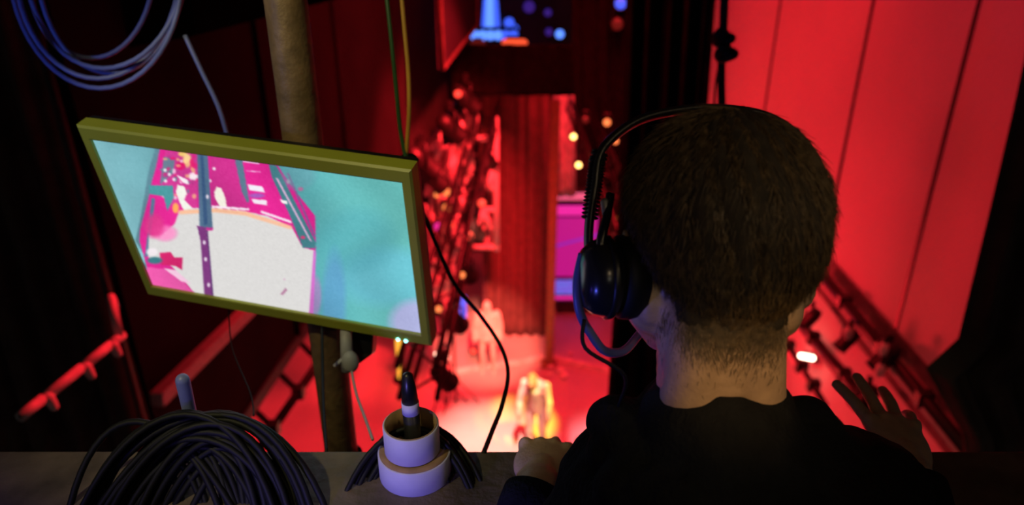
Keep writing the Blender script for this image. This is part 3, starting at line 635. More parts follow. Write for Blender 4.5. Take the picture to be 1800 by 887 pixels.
# to picture coordinates: projective map from the photo's four screen corners
src = [(0, 0), (1, 0), (1, 1), (0, 1)]; dst = [(160, 243), (706, 320), (742, 587), (268, 500)]
Am = []
for (x, y), (u, v) in zip(src, dst):
    Am.append([x, y, 1, 0, 0, 0, -u * x, -u * y, -u]); Am.append([0, 0, 0, x, y, 1, -v * x, -v * y, -v])
Hm = np.linalg.svd(np.array(Am))[2][-1].reshape(3, 3)
dn = Hm[2, 0] * uu + Hm[2, 1] * vv + Hm[2, 2]
PX = (Hm[0, 0] * uu + Hm[0, 1] * vv + Hm[0, 2]) / dn; PY = (Hm[1, 0] * uu + Hm[1, 1] * vv + Hm[1, 2]) / dn
QX = (PX - 240) * 3.06; QY = (PY - 240) * 3.06                                # enlarged picture coordinates
def inpoly(poly):
    ins = np.zeros(QX.shape, bool); n = len(poly)
    for i in range(n):
        x0, y0 = poly[i]; x1, y1 = poly[(i + 1) % n]
        if y0 == y1: continue
        c = ((y0 > QY) != (y1 > QY)) & (QX < (x1 - x0) * (QY - y0) / (y1 - y0) + x0); ins ^= c
    return ins
def paint(poly, col, a=1.0):
    m = inpoly(poly); img[m] = img[m] * (1 - a) + np.array(col) * a
def blob(x, y, rx, ry, col, a=1.0):
    d = ((QX - x) / rx) ** 2 + ((QY - y) / ry) ** 2; k = (np.clip(1.6 - d, 0, 1) * a)[..., None]; img[:] = img * (1 - k) + np.array(col) * k
def blur(n=1):
    global img
    for _ in range(n):
        p = np.pad(img, ((1, 1), (1, 1), (0, 0)), 'edge'); img = (p[:-2, 1:-1] + p[2:, 1:-1] + p[1:-1, :-2] + p[1:-1, 2:] + 2 * p[1:-1, 1:-1]) / 6
TEAL = (75, 150, 155); MAG = (225, 40, 145); WH = (222, 220, 218)
blob(1350, 760, 260, 150, (110, 195, 225), .5); blob(1500, 1000, 130, 110, (190, 185, 235), .9); blob(1180, 560, 200, 160, (80, 165, 178), .4)
blob(1060, 900, 60, 260, (95, 150, 205), .6); blob(960, 860, 30, 100, (220, 110, 200), .5)
paint([(95, 60), (60, 180), (20, 420), (-10, 560), (40, 640), (40, 720), (95, 720), (130, 300), (160, 60)], (95, 135, 150))
paint([(120, 60), (100, 160), (75, 250), (60, 330), (15, 500), (12, 560), (50, 690), (70, 800), (420, 900), (925, 1000), (960, 600), (955, 430), (850, 300), (745, 150), (560, 120)], MAG)
paint([(390, 100), (520, 120), (590, 330), (600, 390), (400, 370)], (205, 50, 140))
paint([(150, 75), (320, 95), (320, 380), (200, 380), (120, 300), (130, 200)], (215, 60, 150)); paint([(140, 110), (200, 120), (190, 200), (120, 260)], (110, 130, 150))
blob(240, 95, 22, 14, (255, 210, 120)); blob(265, 130, 22, 35, (255, 215, 150)); blob(230, 160, 25, 20, (235, 20, 110)); blob(300, 215, 26, 20, (250, 235, 240)); blob(290, 150, 12, 30, (240, 40, 120))
for _ in range(46): blob(rng.uniform(130, 320), rng.uniform(90, 330), rng.uniform(5, 13), rng.uniform(5, 14), [(255, 220, 235), (240, 30, 120), (100, 140, 150), (255, 190, 140), (190, 60, 140)][rng.integers(5)], .8)
for x, y in ((147, 182), (170, 205), (195, 232), (363, 230), (388, 240), (363, 140), (410, 175), (150, 240)): blob(x, y, 8, 8, (250, 245, 250))
paint([(205, 205), (270, 235), (275, 260), (245, 250)], (250, 240, 245)); paint([(60, 262), (190, 265), (195, 330), (160, 400), (140, 320), (65, 310)], TEAL)
paint([(75, 330), (95, 335), (60, 640), (40, 650), (58, 500)], (90, 120, 150))
blob(470, 560, 10, 10, WH)
paint([(215, 260), (250, 270), (265, 310), (250, 340), (300, 390), (250, 400), (225, 350), (205, 300)], (245, 245, 235))      # bright figure
paint([(425, 272), (450, 280), (472, 330), (480, 385), (445, 382), (415, 330), (412, 300)], (245, 240, 225))
blob(205, 385, 16, 26, (255, 170, 90)); blob(225, 440, 10, 10, (255, 230, 190))
# white floor
paint([(225, 400), (300, 385), (400, 385), (560, 400), (700, 430), (830, 490), (890, 600), (955, 615), (922, 1000), (400, 900), (300, 830), (190, 700), (60, 650), (62, 530), (130, 530), (200, 470)], WH)
blob(150, 520, 60, 40, (245, 130, 190), .8); blob(90, 480, 50, 60, (225, 60, 140), .9)
for (a, b) in (((230, 405), (420, 395)), ((420, 395), (600, 415)), ((600, 420), (830, 490))):
    n = 26
    for i in range(n): blob(a[0] + (b[0] - a[0]) * i / n, a[1] + (b[1] - a[1]) * i / n + 3, 12, 11, (255, 190, 150), .55)
paint([(400, 372), (600, 388), (600, 400), (400, 384)], (250, 235, 245)); paint([(665, 400), (825, 455), (830, 470), (660, 412)], (250, 225, 240))
# columns and trusses seen in the picture
paint([(520, 120), (560, 122), (600, 350), (590, 360), (560, 300)], (90, 120, 140))
paint([(318, 90), (375, 100), (405, 490), (335, 500)], (85, 115, 145)); paint([(335, 100), (352, 102), (378, 470), (358, 480)], (60, 90, 130))
paint([(320, 480), (370, 490), (414, 900), (366, 900), (340, 560)], (130, 60, 130)); paint([(372, 500), (378, 500), (416, 900), (408, 900)], (90, 50, 110)); paint([(370, 488), (408, 492), (404, 506), (372, 508)], (210, 50, 150))
for x, y in ((360, 570), (368, 660), (385, 798), (375, 325)): blob(x, y, 7, 11, (240, 225, 240))
paint([(560, 125), (655, 140), (650, 152), (565, 138)], (245, 200, 235)); paint([(580, 185), (660, 190), (660, 196), (585, 190)], (245, 190, 230))
paint([(590, 258), (670, 270), (685, 305), (600, 290)], (245, 240, 250)); paint([(610, 338), (695, 345), (695, 372), (625, 362)], (245, 235, 245)); blob(640, 320, 40, 12, (150, 100, 190), .8)
paint([(700, 150), (745, 160), (962, 575), (955, 605), (890, 600), (820, 430), (720, 220)], (70, 130, 140)); paint([(740, 225), (752, 225), (940, 570), (925, 560)], (225, 180, 215)); paint([(765, 340), (805, 350), (805, 368), (775, 360)], (250, 245, 245)); paint([(800, 200), (812, 200), (960, 540), (950, 545)], (140, 90, 150))
blob(875, 285, 14, 10, (220, 90, 150)); blob(808, 245, 9, 12, (230, 160, 190)); blob(890, 545, 12, 8, (230, 60, 120)); blob(860, 215, 90, 70, (110, 160, 175), .5)
# lower left shapes
paint([(120, 625), (180, 620), (200, 650), (245, 650), (242, 718), (205, 695), (130, 690)], (215, 40, 110)); blob(95, 665, 38, 18, (60, 120, 130)); blob(80, 620, 28, 20, (245, 235, 240))
paint([(50, 700), (200, 720), (345, 890), (70, 860)], (235, 90, 170)); paint([(140, 705), (210, 720), (290, 790), (240, 780)], (245, 200, 225))
paint([(770, 850), (800, 815), (808, 828), (785, 855)], (190, 130, 165)); blob(792, 770, 5, 5, (220, 130, 190), .5)
paint([(948, 615), (962, 620), (948, 1000), (924, 1000)], (210, 110, 200))
img *= 1 + .05 * np.sin(QX * .013 + 1.3 * np.sin(QY * .011))[..., None] * (img.mean(-1, keepdims=True) < 200)
nz = rng.normal(0, 5, (NY, NX, 1)); img += nz
blur(2)
lin_img = np.where(img / 255 <= .04045, img / 255 / 12.92, ((np.clip(img, 0, 255) / 255 + .055) / 1.055) ** 2.4)
vs = [tuple(MP((u - .5) * SW, (v - .5) * SH, 0.0015)) for u, v in zip(uu.ravel(), vv.ravel())]
idx = np.arange(NX * NY).reshape(NY, NX); fs = np.stack([idx[:-1, :-1], idx[1:, :-1], idx[1:, 1:], idx[:-1, 1:]], -1).reshape(-1, 4).tolist()
sm_ = bpy.data.meshes.new('screen'); sm_.from_pydata(vs, [], fs)
ca = sm_.color_attributes.new('picture', 'FLOAT_COLOR', 'POINT'); ca.data.foreach_set('color', np.concatenate([lin_img.reshape(-1, 3), np.ones((NX * NY, 1))], 1).astype(np.float32).ravel())
ms = bpy.data.materials.new('screen_picture'); ms.use_nodes = True; nt = ms.node_tree; b_ = nt.nodes['Principled BSDF']
at = nt.nodes.new('ShaderNodeAttribute'); at.attribute_name = 'picture'; nt.links.new(at.outputs['Color'], b_.inputs['Emission Color']); b_.inputs['Emission Strength'].default_value = 1.0
b_.inputs['Base Color'].default_value = (.01, .01, .01, 1); b_.inputs['Roughness'].default_value = .35
sm_.materials.append(ms); so = bpy.data.objects.new('screen', sm_); C.objects.link(so); so.parent = mon; so.matrix_parent_inverse = Matrix.Translation(-mon.location)
for x in (0.198, 0.211):
    MB().ell(MP(x, oh - .004, -.004), (.0035, .0035, .0035), sub=2).build('power_light', M['e_cyan'], mon)
# mount: black bracket and the grey clamp under the screen
PXp, PYp = -0.318, 1.125
mc = MP(0.13, oh - 0.02, 0.035)
MB().bar(MP(0.05, 0.02, .03), Vector((PXp, PYp, MP(.05, .02).z + .02)), 0.06, 0.08).build('wall_bracket', M['black_metal'], mon, bevel=0.004)
c1 = P(637, 590, 1.24); c2 = P(637, 632, 1.26)
MB().prism([P(618, 582, 1.25), P(656, 588, 1.25), P(654, 622, 1.27), P(630, 640, 1.27), P(612, 624, 1.27)], FW * .04).build('tilt_bracket', M['black_plastic'], mon, bevel=0.003)
MB().tube([P(608, 578, 1.23), P(611, 650, 1.25)], [0.009, 0.011], 14).cap(P(604, 630, 1.24), P(589, 642, 1.24), .004, .003).ell(P(616, 635, 1.24), (.014, .012, .02)).build('clamp', M['grey_plastic'], mon)['label'] = 'grey clamp'

# ------------------------------------------------------------------ pole and conduit
pl = thing('steel_pole', (PXp, PYp, 7.2), 'thick brown steel pole standing behind the monitor', 'pole')
MB().tube([(PXp, PYp, 0.0 + 7.2), (PXp, PYp, 10.6)], 0.030, 24).build('tube', M['brown_pipe'], pl)
MB().lathe([(.030, 0), (.038, 0), (.038, .03), (.030, .03), (.030, 0)], (PXp, PYp, 8.3)).build('collar', M['black_metal'], pl)
MB().box((PXp + .0, .96, 8.0), (.05, .36, .05)).build('wall_bracket', M['black_metal'], pl, bevel=.003)
cx_ = onY(489, 0, 1.11)
tag(MB().tube([(cx_.x - .004, 1.11, 8.9), (cx_.x - .004, 1.11, 10.5)], 0.0055, 12).build('conduit', M['grey_metal']), 'slim grey conduit running up the left of the brown pole', 'conduit')

# ------------------------------------------------------------------ cables
def cable(name, pts, r_, m, label, k=8, n=10):
    return tag(MB().tube(smooth_path(pts, k), r_, n).build(name, m), label, 'cable')
cable('cable', [P(703, -40, 1.2), P(711, 50, 1.22), P(718, 130, 1.24), P(719, 200, 1.26), P(714, 272, 1.30)], .0036, M['yellow_cable'], 'yellow cable hanging down to the upper right corner of the monitor')
cable('cable', [P(676, -40, 1.2), P(688, 70, 1.22), P(697, 160, 1.25), P(704, 230, 1.28), P(714, 278, 1.30)], .0036, M['green_cable'], 'dark green cable hanging left of the yellow cable')
kn = MB().ell(P(716, 286, 1.31), (.014, .012, .018)).ell(P(722, 279, 1.31), (.012, .01, .01)).ell(P(711, 293, 1.31), (.01, .01, .014))
tag(kn.build('cable_knot', M['rubber']), 'black taped knot where the hanging cables meet the monitor corner', 'cable knot')
cable('cable', [P(716, 290, 1.31), P(735, 350, 1.31), P(765, 425, 1.32), P(800, 500, 1.32), P(845, 555, 1.30), P(880, 608, 1.28), P(893, 655, 1.22), P(883, 710, 1.15), P(866, 755, 1.08), P(850, 796, 1.01)], .0034, M['rubber'], 'black cable looping from the monitor corner down to the parapet')
cable('cable', [P(616, 640, 1.25), P(626, 690, 1.2), P(642, 735, 1.12), P(655, 772, 1.05)], .0022, M['grey_plastic'], 'thin grey cable running down from the clamp under the monitor')
cable('cable', [P(566, 575, 1.22), P(567, 650, 1.18), P(569, 720, 1.1), P(574, 794, 1.02)], .0024, M['rubber'], 'thin black cable hanging left of the pole under the monitor')
cable('cable', [P(402, 540, 1.3), P(408, 610, 1.25), P(440, 690, 1.15), P(446, 730, 1.05)], .0012, M['rubber'], 'hair thin dark cord hanging under the left half of the monitor')
cable('cable', [P(325, 62, 1.35), P(352, 120, 1.36), P(385, 190, 1.38), P(404, 255, 1.42)], .0042, M['blue_cable'], 'single blue cable dropping from the coil behind the monitor')
# blue coil hanging at the top left
bc = thing('cable_coil', P(180, -180, 1.35), 'coil of blue cable hanging at the top left', 'cable coil')
mbc = []
for (cx, cy, rx, ry, tl) in ((168, -60, 152, 215, .04), (172, -62, 145, 200, .0), (186, -70, 140, 190, -.02), (158, -60, 112, 162, .02), (196, -75, 132, 205, .0)):
    pts = []
    for k in range(48):
        t = 2 * math.pi * k / 48; x = rx * math.cos(t); y = ry * math.sin(t)
        pts.append(P(cx + x + tl * y, cy + y, 1.35 + .03 * math.sin(t + cx)))
    MB().tube(pts, .0042, 10, closed=True).build('loop', M['blue_cable'], bc)
MB().tube([P(180, -262, 1.30), P(180, -262, 1.55)], .012).build('strap', M['rubber'], bc)
# hanging cable with knots in front of the red wall
hc = thing('hanging_rope', P(1272, 240, 2.6), 'black rope with two knots hanging before the red wall', 'rope')
MB().tube(smooth_path([P(1275, -60, 2.4), P(1272, 40, 2.5), P(1268, 120, 2.6), P(1270, 240, 2.75)]), .0135, 12).build('rope', M['rubber'], hc)
MB().tube(smooth_path([P(1266, 105, 2.6), P(1258, 150, 2.65), P(1252, 240, 2.72)]), .004, 8).build('tail', M['rubber'], hc)
for px, py in ((1272, 66), (1277, 93)):
    mb = MB()
    c = P(px, py, 2.55); mb.tube([c + RT * (.026 * math.cos(t)) + UP * (.018 * math.sin(t)) + FW * .02 * math.sin(2 * t) for t in np.linspace(0, 2 * math.pi, 20)[:-1]], .014, 8, closed=True).ell(c, (.02, .02, .017))
    mb.build('knot', M['rubber'], hc)

# red lit handrail on the left
A = onZ(35, 733, 7.6); B = onZ(216, 588, 7.6)
hr = thing('handrail', A, 'red lit pipe handrail sloping across the lower left', 'handrail')
for t0, t1 in ((0, .20), (.24, .56), (.60, .86), (.87, 1.0)):
    MB().tube([A.lerp(B, t0), A.lerp(B, t1)], 0.019, 14).build('pipe', M['pale_pipe'], hr)
MB().tube([A, B], 0.012, 10).build('core', M['dark_metal'], hr)
for t in (.22, .58, .865):
    c = A.lerp(B, t); MB().cap(c + Vector((0.01, 0, -.005)), c + Vector((0.02, 0, -.045)), .021, .016).build('clamp', M['pale_pipe'], hr)
c = A.lerp(B, .96); MB().tube([c, c + Vector((-.02, .05, .16)), onY(205, 540, 3.58)], .018).build('end_fitting', M['pale_pipe'], hr)
light('SPOT', 'red_rail_fill', (0.2, 4.4, 9.9), A.lerp(B, .5), 750, RED, spot_size=rad(26), spot_blend=.7, shadow_soft_size=.1)  # added local spot so the handrail shows red

# ------------------------------------------------------------------ black coils on the parapet, peg, tape rolls, marker
def coil(cx, rxs, tops, n, label, seed, ybase=.60, r_=.0042, Ytop=.745, skw=.5):
    r2 = np.random.default_rng(seed); th = thing('cable_coil', (cx, .68, LZ), label, 'cable coil')
    for k in range(n):
        t = k / (n - 1); rx = rxs[0] + (rxs[1] - rxs[0]) * t + r2.normal(0, .009); top = tops[0] + (tops[1] - tops[0]) * t + r2.normal(0, .005)
        c = Vector((cx + r2.normal(0, .008), ybase, LZ - .14)); yt = Ytop + r2.uniform(-.012, .012); e2 = Vector((0, yt - ybase, top + .14)); sk = r2.normal(0, skw)
        pts = []
        for q in range(64):
            a = 2 * math.pi * q / 64; p = c + Vector((rx * math.cos(a), 0, 0)) + e2 * math.sin(a) + Vector((sk * .05 * math.sin(a), .004 * math.sin(3 * a + k), 0))
            if math.sin(a) < 0: p = c + Vector((rx * math.cos(a), 0, 0)) + Vector((0, -.03, -.20)) * (-math.sin(a))
            pts.append(p)
        MB().tube(pts, r_, 8, closed=True).build('loop', M['rubber'], th)
    return th
peg_b = onZ(352, 806, LZ)
coil(peg_b.x + .022, (.045, .165), (.040, .098), 44, 'big heap of black cable looped over the peg on the left parapet', 4)
pg = thing('peg', peg_b, 'blue lit peg sticking up through the black cable coil', 'peg')
MB().cap(peg_b, P(321, 668, .93), .0075, .0085).build('rod', M['blue_cable'], pg); MB().lathe([(.006, 0), (.012, 0), (.012, .01), (.006, .01), (.006, 0)], peg_b).build('collar', M['black_metal'], pg)
TR = onZ(733, 818, LZ); TR.y = .757; TR.x = (732 - 900) / FPX * .985
coil(TR.x + .006, (.065, .112), (.028, .052), 12, 'black cable coil lying behind the tape rolls', 9, ybase=.62, r_=.0035, Ytop=.785, skw=.12)
def roll(c, ro, rc, ri, h, label):
    th = thing('tape_roll', c, label, 'tape roll', None)
    tp = MB().lathe([(rc, .001), (ro - .001, .0), (ro, .001), (ro, h - .001), (ro - .001, h), (rc, h), (rc, .001)], c, n=64).build('tape', M['tape'], th)
    MB().lathe([(ri, 0), (rc, 0), (rc, h - .0006), (rc + .0, h + .0006), (ri, h + .0006), (ri, 0)], c, n=64).build('core', M['card'], th)
    MB().lathe([(rc - .001, h + .0002), (ro - .002, h + .0002), (ro - .002, h + .0009), (rc - .001, h + .0009), (rc - .001, h + .0002)], c, n=64).build('side_face', M['card'], tp)['label'] = 'brown side of the wound tape'
    return th
roll(TR, .0455, .030, .026, .036, 'larger white tape roll lying lowest on the parapet')
roll(TR + Vector((-.002, 0, .0375)), .0345, .0325, .0315, .040, 'smaller white tape roll stacked on the larger roll')
mk = thing('marker', TR + Vector((.0, .004, .040)), 'black marker with a white band standing in the upper tape roll', 'marker')
mb0 = TR + Vector((.0, .004, .001)); md = Vector((-.02, .03, 1)).normalized()
MB().lathe([(0, 0), (.010, 0), (.0105, .004), (.0105, .088), (0, .09)], mb0, md, 24).build('barrel', M['black_plastic'], mk)
MB().lathe([(0, .088), (.0108, .088), (.0108, .104), (0, .104)], mb0, md, 24).build('band', M['tape'], mk)
MB().lathe([(0, .104), (.0102, .104), (.009, .125), (.006, .143), (0, .147)], mb0, md, 24).build('cap', M['black_plastic'], mk)

# ================================================================== OPERATOR
HD = 0.66
hc0 = P(1264, 396, HD)
hp = rad(24)          # head bowed forward
HF = Vector((0, math.cos(hp), -math.sin(hp))); HU = Vector((0, math.sin(hp), math.cos(hp))); HX = Vector((1, 0, 0))
roll_ = rad(3); HX, HU = (HX * math.cos(roll_) - HU * math.sin(roll_)), (HU * math.cos(roll_) + HX * math.sin(roll_))
HR = Matrix((HX, HF, HU)).transposed()
def H(x, y, z): return hc0 + HX * x + HF * y + HU * z
op = thing('person', (0.2, .1, 7.63), 'person seen from behind in a black hoodie wearing a headset, leaning on the parapet', 'person')
bd = MB()
bd.ell(H(0, -.002, 0), (.0745, .098, .088), HR).ell(H(0, -.05, -.012), (.064, .052, .066), HR).ell(H(0, .035, -.012), (.066, .066, .078), HR)
bd.ell(H(0, .045, -.07), (.050, .052, .052), HR).ell(H(0, .082, -.108), (.024, .018, .018), HR)
for s in (-1, 1):
    bd.ell(H(s * .04, .062, -.055), (.026, .028, .026), HR).cap(H(s * .056, .0, -.075), H(s * .03, .07, -.105), .02, .017)
    bd.ell(H(s * .030, .088, -.012), (.017, .010, .007), HR)
    bd.ell(H(s * .058, -.012, -.068), (.014, .02, .02), HR)
    er = Matrix.Rotation(rad(-22 * s), 3, 'Z')
    for k in range(12):
        a = rad(-60 + 300 * k / 11); rr = .024
        bd.ell(H(s * (.0765 + .003 * (1 + math.cos(a)) / 2), -.006 - math.sin(a) * .012, -.036 + math.cos(a) * .025), (.0045, .006, .006), HR, 2)
    bd.ell(H(s * .074, -.004, -.038), (.006, .013, .024), HR, 2).ell(H(s * .072, 0, -.062), (.006, .008, .009), HR, 2)
bd.cap(H(0, .098, -.015), H(0, .118, -.05), .008, .012).ell(H(.009, .108, -.054), (.008, .009, .007), HR).ell(H(-.009, .108, -.054), (.008, .009, .007), HR)
bd.ell(H(0, .094, -.078), (.024, .010, .005), HR).ell(H(0, .094, -.088), (.021, .010, .006), HR)
NB = P(1258, 714, .700); SB = H(0, -.028, -.085)
# neck: flattened, a little wider at its base
for k in range(9):
    t = k / 8; c = H(0, -.018, -.07).lerp(NB, t); bd.ell(c, (.0535 + .001 * t, .050, .03), HR)
for s in (-1, 1): bd.cap(H(s * .022, -.045, -.07), NB + Vector((s * .028, -.02, -.01)), .024, .030)
shL = P(1108, 868, .745); shR = P(1500, 885, .745)
ches = Vector((.215, .47, 8.70)); mid = Vector((.225, .34, 8.58)); pel = Vector((.21, .14, 8.46))
elL = Vector((-.035, .50, 8.595)); elR = Vector((.445, .53, 8.60)); wrL = P(946, 862, .915); wrL.z = max(wrL.z, LZ + .030); wrR = P(1594, 862, .94)
wrR.z = max(wrR.z, LZ + .028)
def torso(mb, g=0.0):
    mb.cap(ches, NB + Vector((0, -.02, -.02)), .11 + g, .062 + g)
    Rt = Matrix.Rotation(rad(-40), 3, 'X')
    mb.ell(ches, (.150 + g, .12 + g, .155 + g), Rt).ell(mid, (.150 + g, .11 + g, .14 + g), Rt).ell(pel, (.155 + g, .12 + g, .12 + g))
    for s_, sh in ((-1, shL), (1, shR)): mb.cap(NB + Vector((s_ * .03, -.015, -.062)), sh, .050 + g, .056 + g); mb.cap(ches + Vector((s_ * .06, 0, .03)), sh, .09 + g, .06 + g)
def arm(mb, sh, el, wr, g=0.0, end=1.0):
    mb.cap(sh, el, .05 + g, .041 + g); mb.cap(el, el.lerp(wr, end), .040 + g, .027 + g * .8)
torso(bd); arm(bd, shL, elL, wrL); arm(bd, shR, elR, wrR)
feet = []
for s in (-1, 1):
    hip = pel + Vector((s * .09, 0, -.03)); kn_ = Vector((.21 + s * .11, .25 if s < 0 else .2, 8.06)); an = Vector((.21 + s * .13, .12 if s < 0 else .02, 7.70)); feet.append(an)
    bd.cap(hip, kn_, .085, .06).cap(kn_, an, .058, .038).cap(an + Vector((0, -.03, -.02)), an + Vector((0, .15, -.04)), .035, .026)
# hands
def hand(mb, wr, tipdir, side, back, curl, lens=(.070, .079, .073, .058), thumb=1, spread=.05, size=1.0):
    # tipdir: wrist to knuckles; side: towards the thumb; back: out of the back of the hand; curl: per joint bend list
    t = tipdir.normalized(); b = (back - t * back.dot(t)).normalized(); s = t.cross(b).normalized()
    if s.dot(side) < 0: s = -s
    R3 = Matrix((s, t, b)).transposed()
    mb.ell(wr + t * .045 * size, (.040 * size, .052 * size, .0165 * size), R3).cap(wr, wr + t * .03, .024 * size, .022 * size)
    for q in range(4):
        k0 = wr + t * (.085 - .004 * abs(q - 1.2)) * size + s * (.0285 - .019 * q) * size
        mb.cap(wr + t * .03 * size + s * (.015 - .010 * q) * size, k0, .012 * size, .0108 * size); mb.ell(k0 + b * .003, (.0108 * size,) * 3, sub=2)
        d = (t + s * spread * (1.5 - q)).normalized(); p = k0; L = lens[q] * size; rr = .0092 * size * (1 if q < 3 else .88); ang = 0
        for (f, cu) in zip((.46, .30, .24), curl[q]):
            ang += cu; dv = (d * math.cos(ang) - b * math.sin(ang)); p2 = p + dv * (L * f); mb.cap(p, p2, rr, rr * .93, 12); p = p2; rr *= .93
    th0 = wr + t * .022 * size + s * .024 * size; d1 = (t * .65 + s * .7 - b * .25).normalized(); p1 = th0 + d1 * .042 * size; d2 = (t * .9 + s * .25 - b * .35).normalized(); p2 = p1 + d2 * .030 * size; p3 = p2 + (t - b * .4).normalized() * .024 * size
    mb.cap(th0, p1, .014 * size, .0115 * size).cap(p1, p2, .0112 * size, .0102 * size).cap(p2, p3, .010 * size, .0085 * size)
# left hand lies over the far edge of the parapet, fingers curled down
kL = P(957, 800, .965) - wrL
hand(bd, wrL, kL, Vector((1, 0, 0)), Vector((0, -.3, 1)), [[.5, .9, .5], [.45, .95, .5], [.5, .95, .5], [.6, .9, .5]], size=.92)
# right hand raised open behind the right shoulder
hand(bd, wrR, P(1574, 765, .975) - wrR, Vector((-1, 0, 0)), Vector((0, -1, .3)), [[.06, .1, .08], [.05, .08, .06], [.12, .2, .12], [.3, .4, .3]], spread=.24, size=.98)
body = remeshed(bd, 'body', 0.0028, M['skin'], op, 5)
# eyes
for s in (-1, 1): MB().ell(H(s * .031, .0905, -.022), (.011, .007, .0065), HR, 2).build('eye', M['white_eye'], op)
# hoodie
ho = MB(); torso(ho, .014)
arm(ho, shL, elL, wrL, .010, .86); arm(ho, shR, elR, wrR, .010, .84)
for k in range(28):       # bunched hood around the neck, hanging on the back
    a = 2 * math.pi * k / 28; bk = max(0, -math.sin(a))
    c = NB + Vector((.086 * math.cos(a), .056 * math.sin(a) + .004, -.020 - .016 * bk - .045 * max(0, math.sin(a))))
    ho.ell(c, (.030 + .006 * math.sin(3 * a), .026, .021 + .006 * bk))
ho.ell(NB + Vector((0, -.075, -.055)), (.105, .05, .055)).ell(NB + Vector((-.092, -.01, -.042)), (.026, .026, .020)).ell(NB + Vector((0.098, 0, -.036)), (.032, .032, .025))
ho.cap(NB + Vector((-.08, -.05, -.05)), NB + Vector((.08, -.05, -.05)), .032, .032).cap(NB + Vector((-.05, -.10, -.10)), NB + Vector((.05, -.10, -.10)), .03, .03)
# cut the neck opening by keeping the hood ring open: remesh keeps the neck inside it
for k in range(40):
    a = 2 * math.pi * k / 40; ho.ell(NB + Vector((.060 * math.cos(a), .056 * math.sin(a) - .004, -.014 + .006 * math.sin(a))), (.013, .013, .015), None, 2)
hood = remeshed(ho, 'hoodie', 0.0035, M['hoodie'], op, 5, (.012, .05))
# cuffs, drawcord seam
for el, wr, e in ((elL, wrL, .86), (elR, wrR, .84)):
    c = el.lerp(wr, e); d = (wr - el).normalized(); MB().lathe([(.030, -.02), (.0385, -.018), (.039, 0), (.0385, .018), (.030, .02)], c, d, 32).build('cuff', M['hoodie'], op)
je = MB(); je.ell(pel + Vector((0, 0, -.03)), (.168, .135, .115))
for s in (-1, 1):
    hip = pel + Vector((s * .09, 0, -.03)); kn_ = Vector((.21 + s * .11, .25 if s < 0 else .2, 8.06)); an = feet[0 if s < 0 else 1]
    je.cap(hip, kn_, .10, .075).cap(kn_, an + Vector((0, 0, .02)), .073, .055)
remeshed(je, 'jeans', 0.006, M['jeans'], op, 4, (.012, .05))
for an in feet:
    sh_ = MB().cap(an + Vector((0, -.035, -.022)), an + Vector((0, .16, -.032)), .046, .036).cap(an + Vector((0, -.02, .02)), an + Vector((0, -.02, -.02)), .05, .046).box(an + Vector((0, .06, -.058)), (.09, .27, .024))
    remeshed(sh_, 'shoe', 0.005, M['shoe'], op, 3)
# ------------------------------------------------------------------ hair
bvh = BVHTree.FromPolygons([v.co[:] for v in body.data.vertices], [p.vertices[:] for p in body.data.polygons])
hl_n = 0
def hairline(az):      # elevation (radians) below which there is no hair; az = 0 at the back, pi at the face
    a = abs(az)
    pts = [(0, -58), (12, -55), (26, -57), (45, -47), (62, -36), (75, -27), (92, -10), (110, 5), (125, 28), (180, 34)]
    return rad(float(np.interp(math.degrees(a), [p[0] for p in pts], [p[1] for p in pts])))
def scalp(az, elv, raw=False):
    d = HX * (math.sin(az) * math.cos(elv)) - HF * (math.cos(az) * math.cos(elv)) + HU * math.sin(elv)
    # start outside the ears' reach: cast outwards from inside the skull, use smooth ellipsoid where ears stick out
    hit = bvh.ray_cast(hc0, d, .2)
    r_ = (hit[0] - hc0).length if hit[0] else .09
    if raw and hit[0]: return d, r_
    ex = 1 / math.sqrt((math.sin(az) * math.cos(elv) / .0755) ** 2 + (math.cos(az) * math.cos(elv) / .104) ** 2 + (math.sin(elv) / .0885) ** 2)
    return d, min(r_, ex + (.004 if elv > rad(-36) else .014))
NA, NE = 120, 60; rows = []
cap_ = MB()
V = []
for i in range(NE + 1):
    row = []
    for jx in range(NA):
        az = -math.pi + 2 * math.pi * jx / NA; lo = hairline(az) + rad(1.5) * math.sin(az * 23) + rad(1.2) * math.sin(az * 41 + 1)
        el_ = lo + (math.pi / 2 - lo) * (i / NE); d, r_ = scalp(az, el_)
        th_ = .0115 * min(1, ((el_ - lo) / rad(62)) ** .8) + .0015 * math.sin(az * 31 + el_ * 9) * min(1, i / 8)
        if i == 0: th_ = -.006
        row.append(cap_.bm.verts.new(hc0 + d * (r_ + th_)))
    V.append(row)
for i in range(NE):
    for jx in range(NA): cap_.bm.faces.new((V[i][jx], V[i][(jx + 1) % NA], V[i + 1][(jx + 1) % NA], V[i + 1][jx]))
hair = cap_.build('hair', M['hair'], op)
hair.data.materials.append(M['hair_strand'])
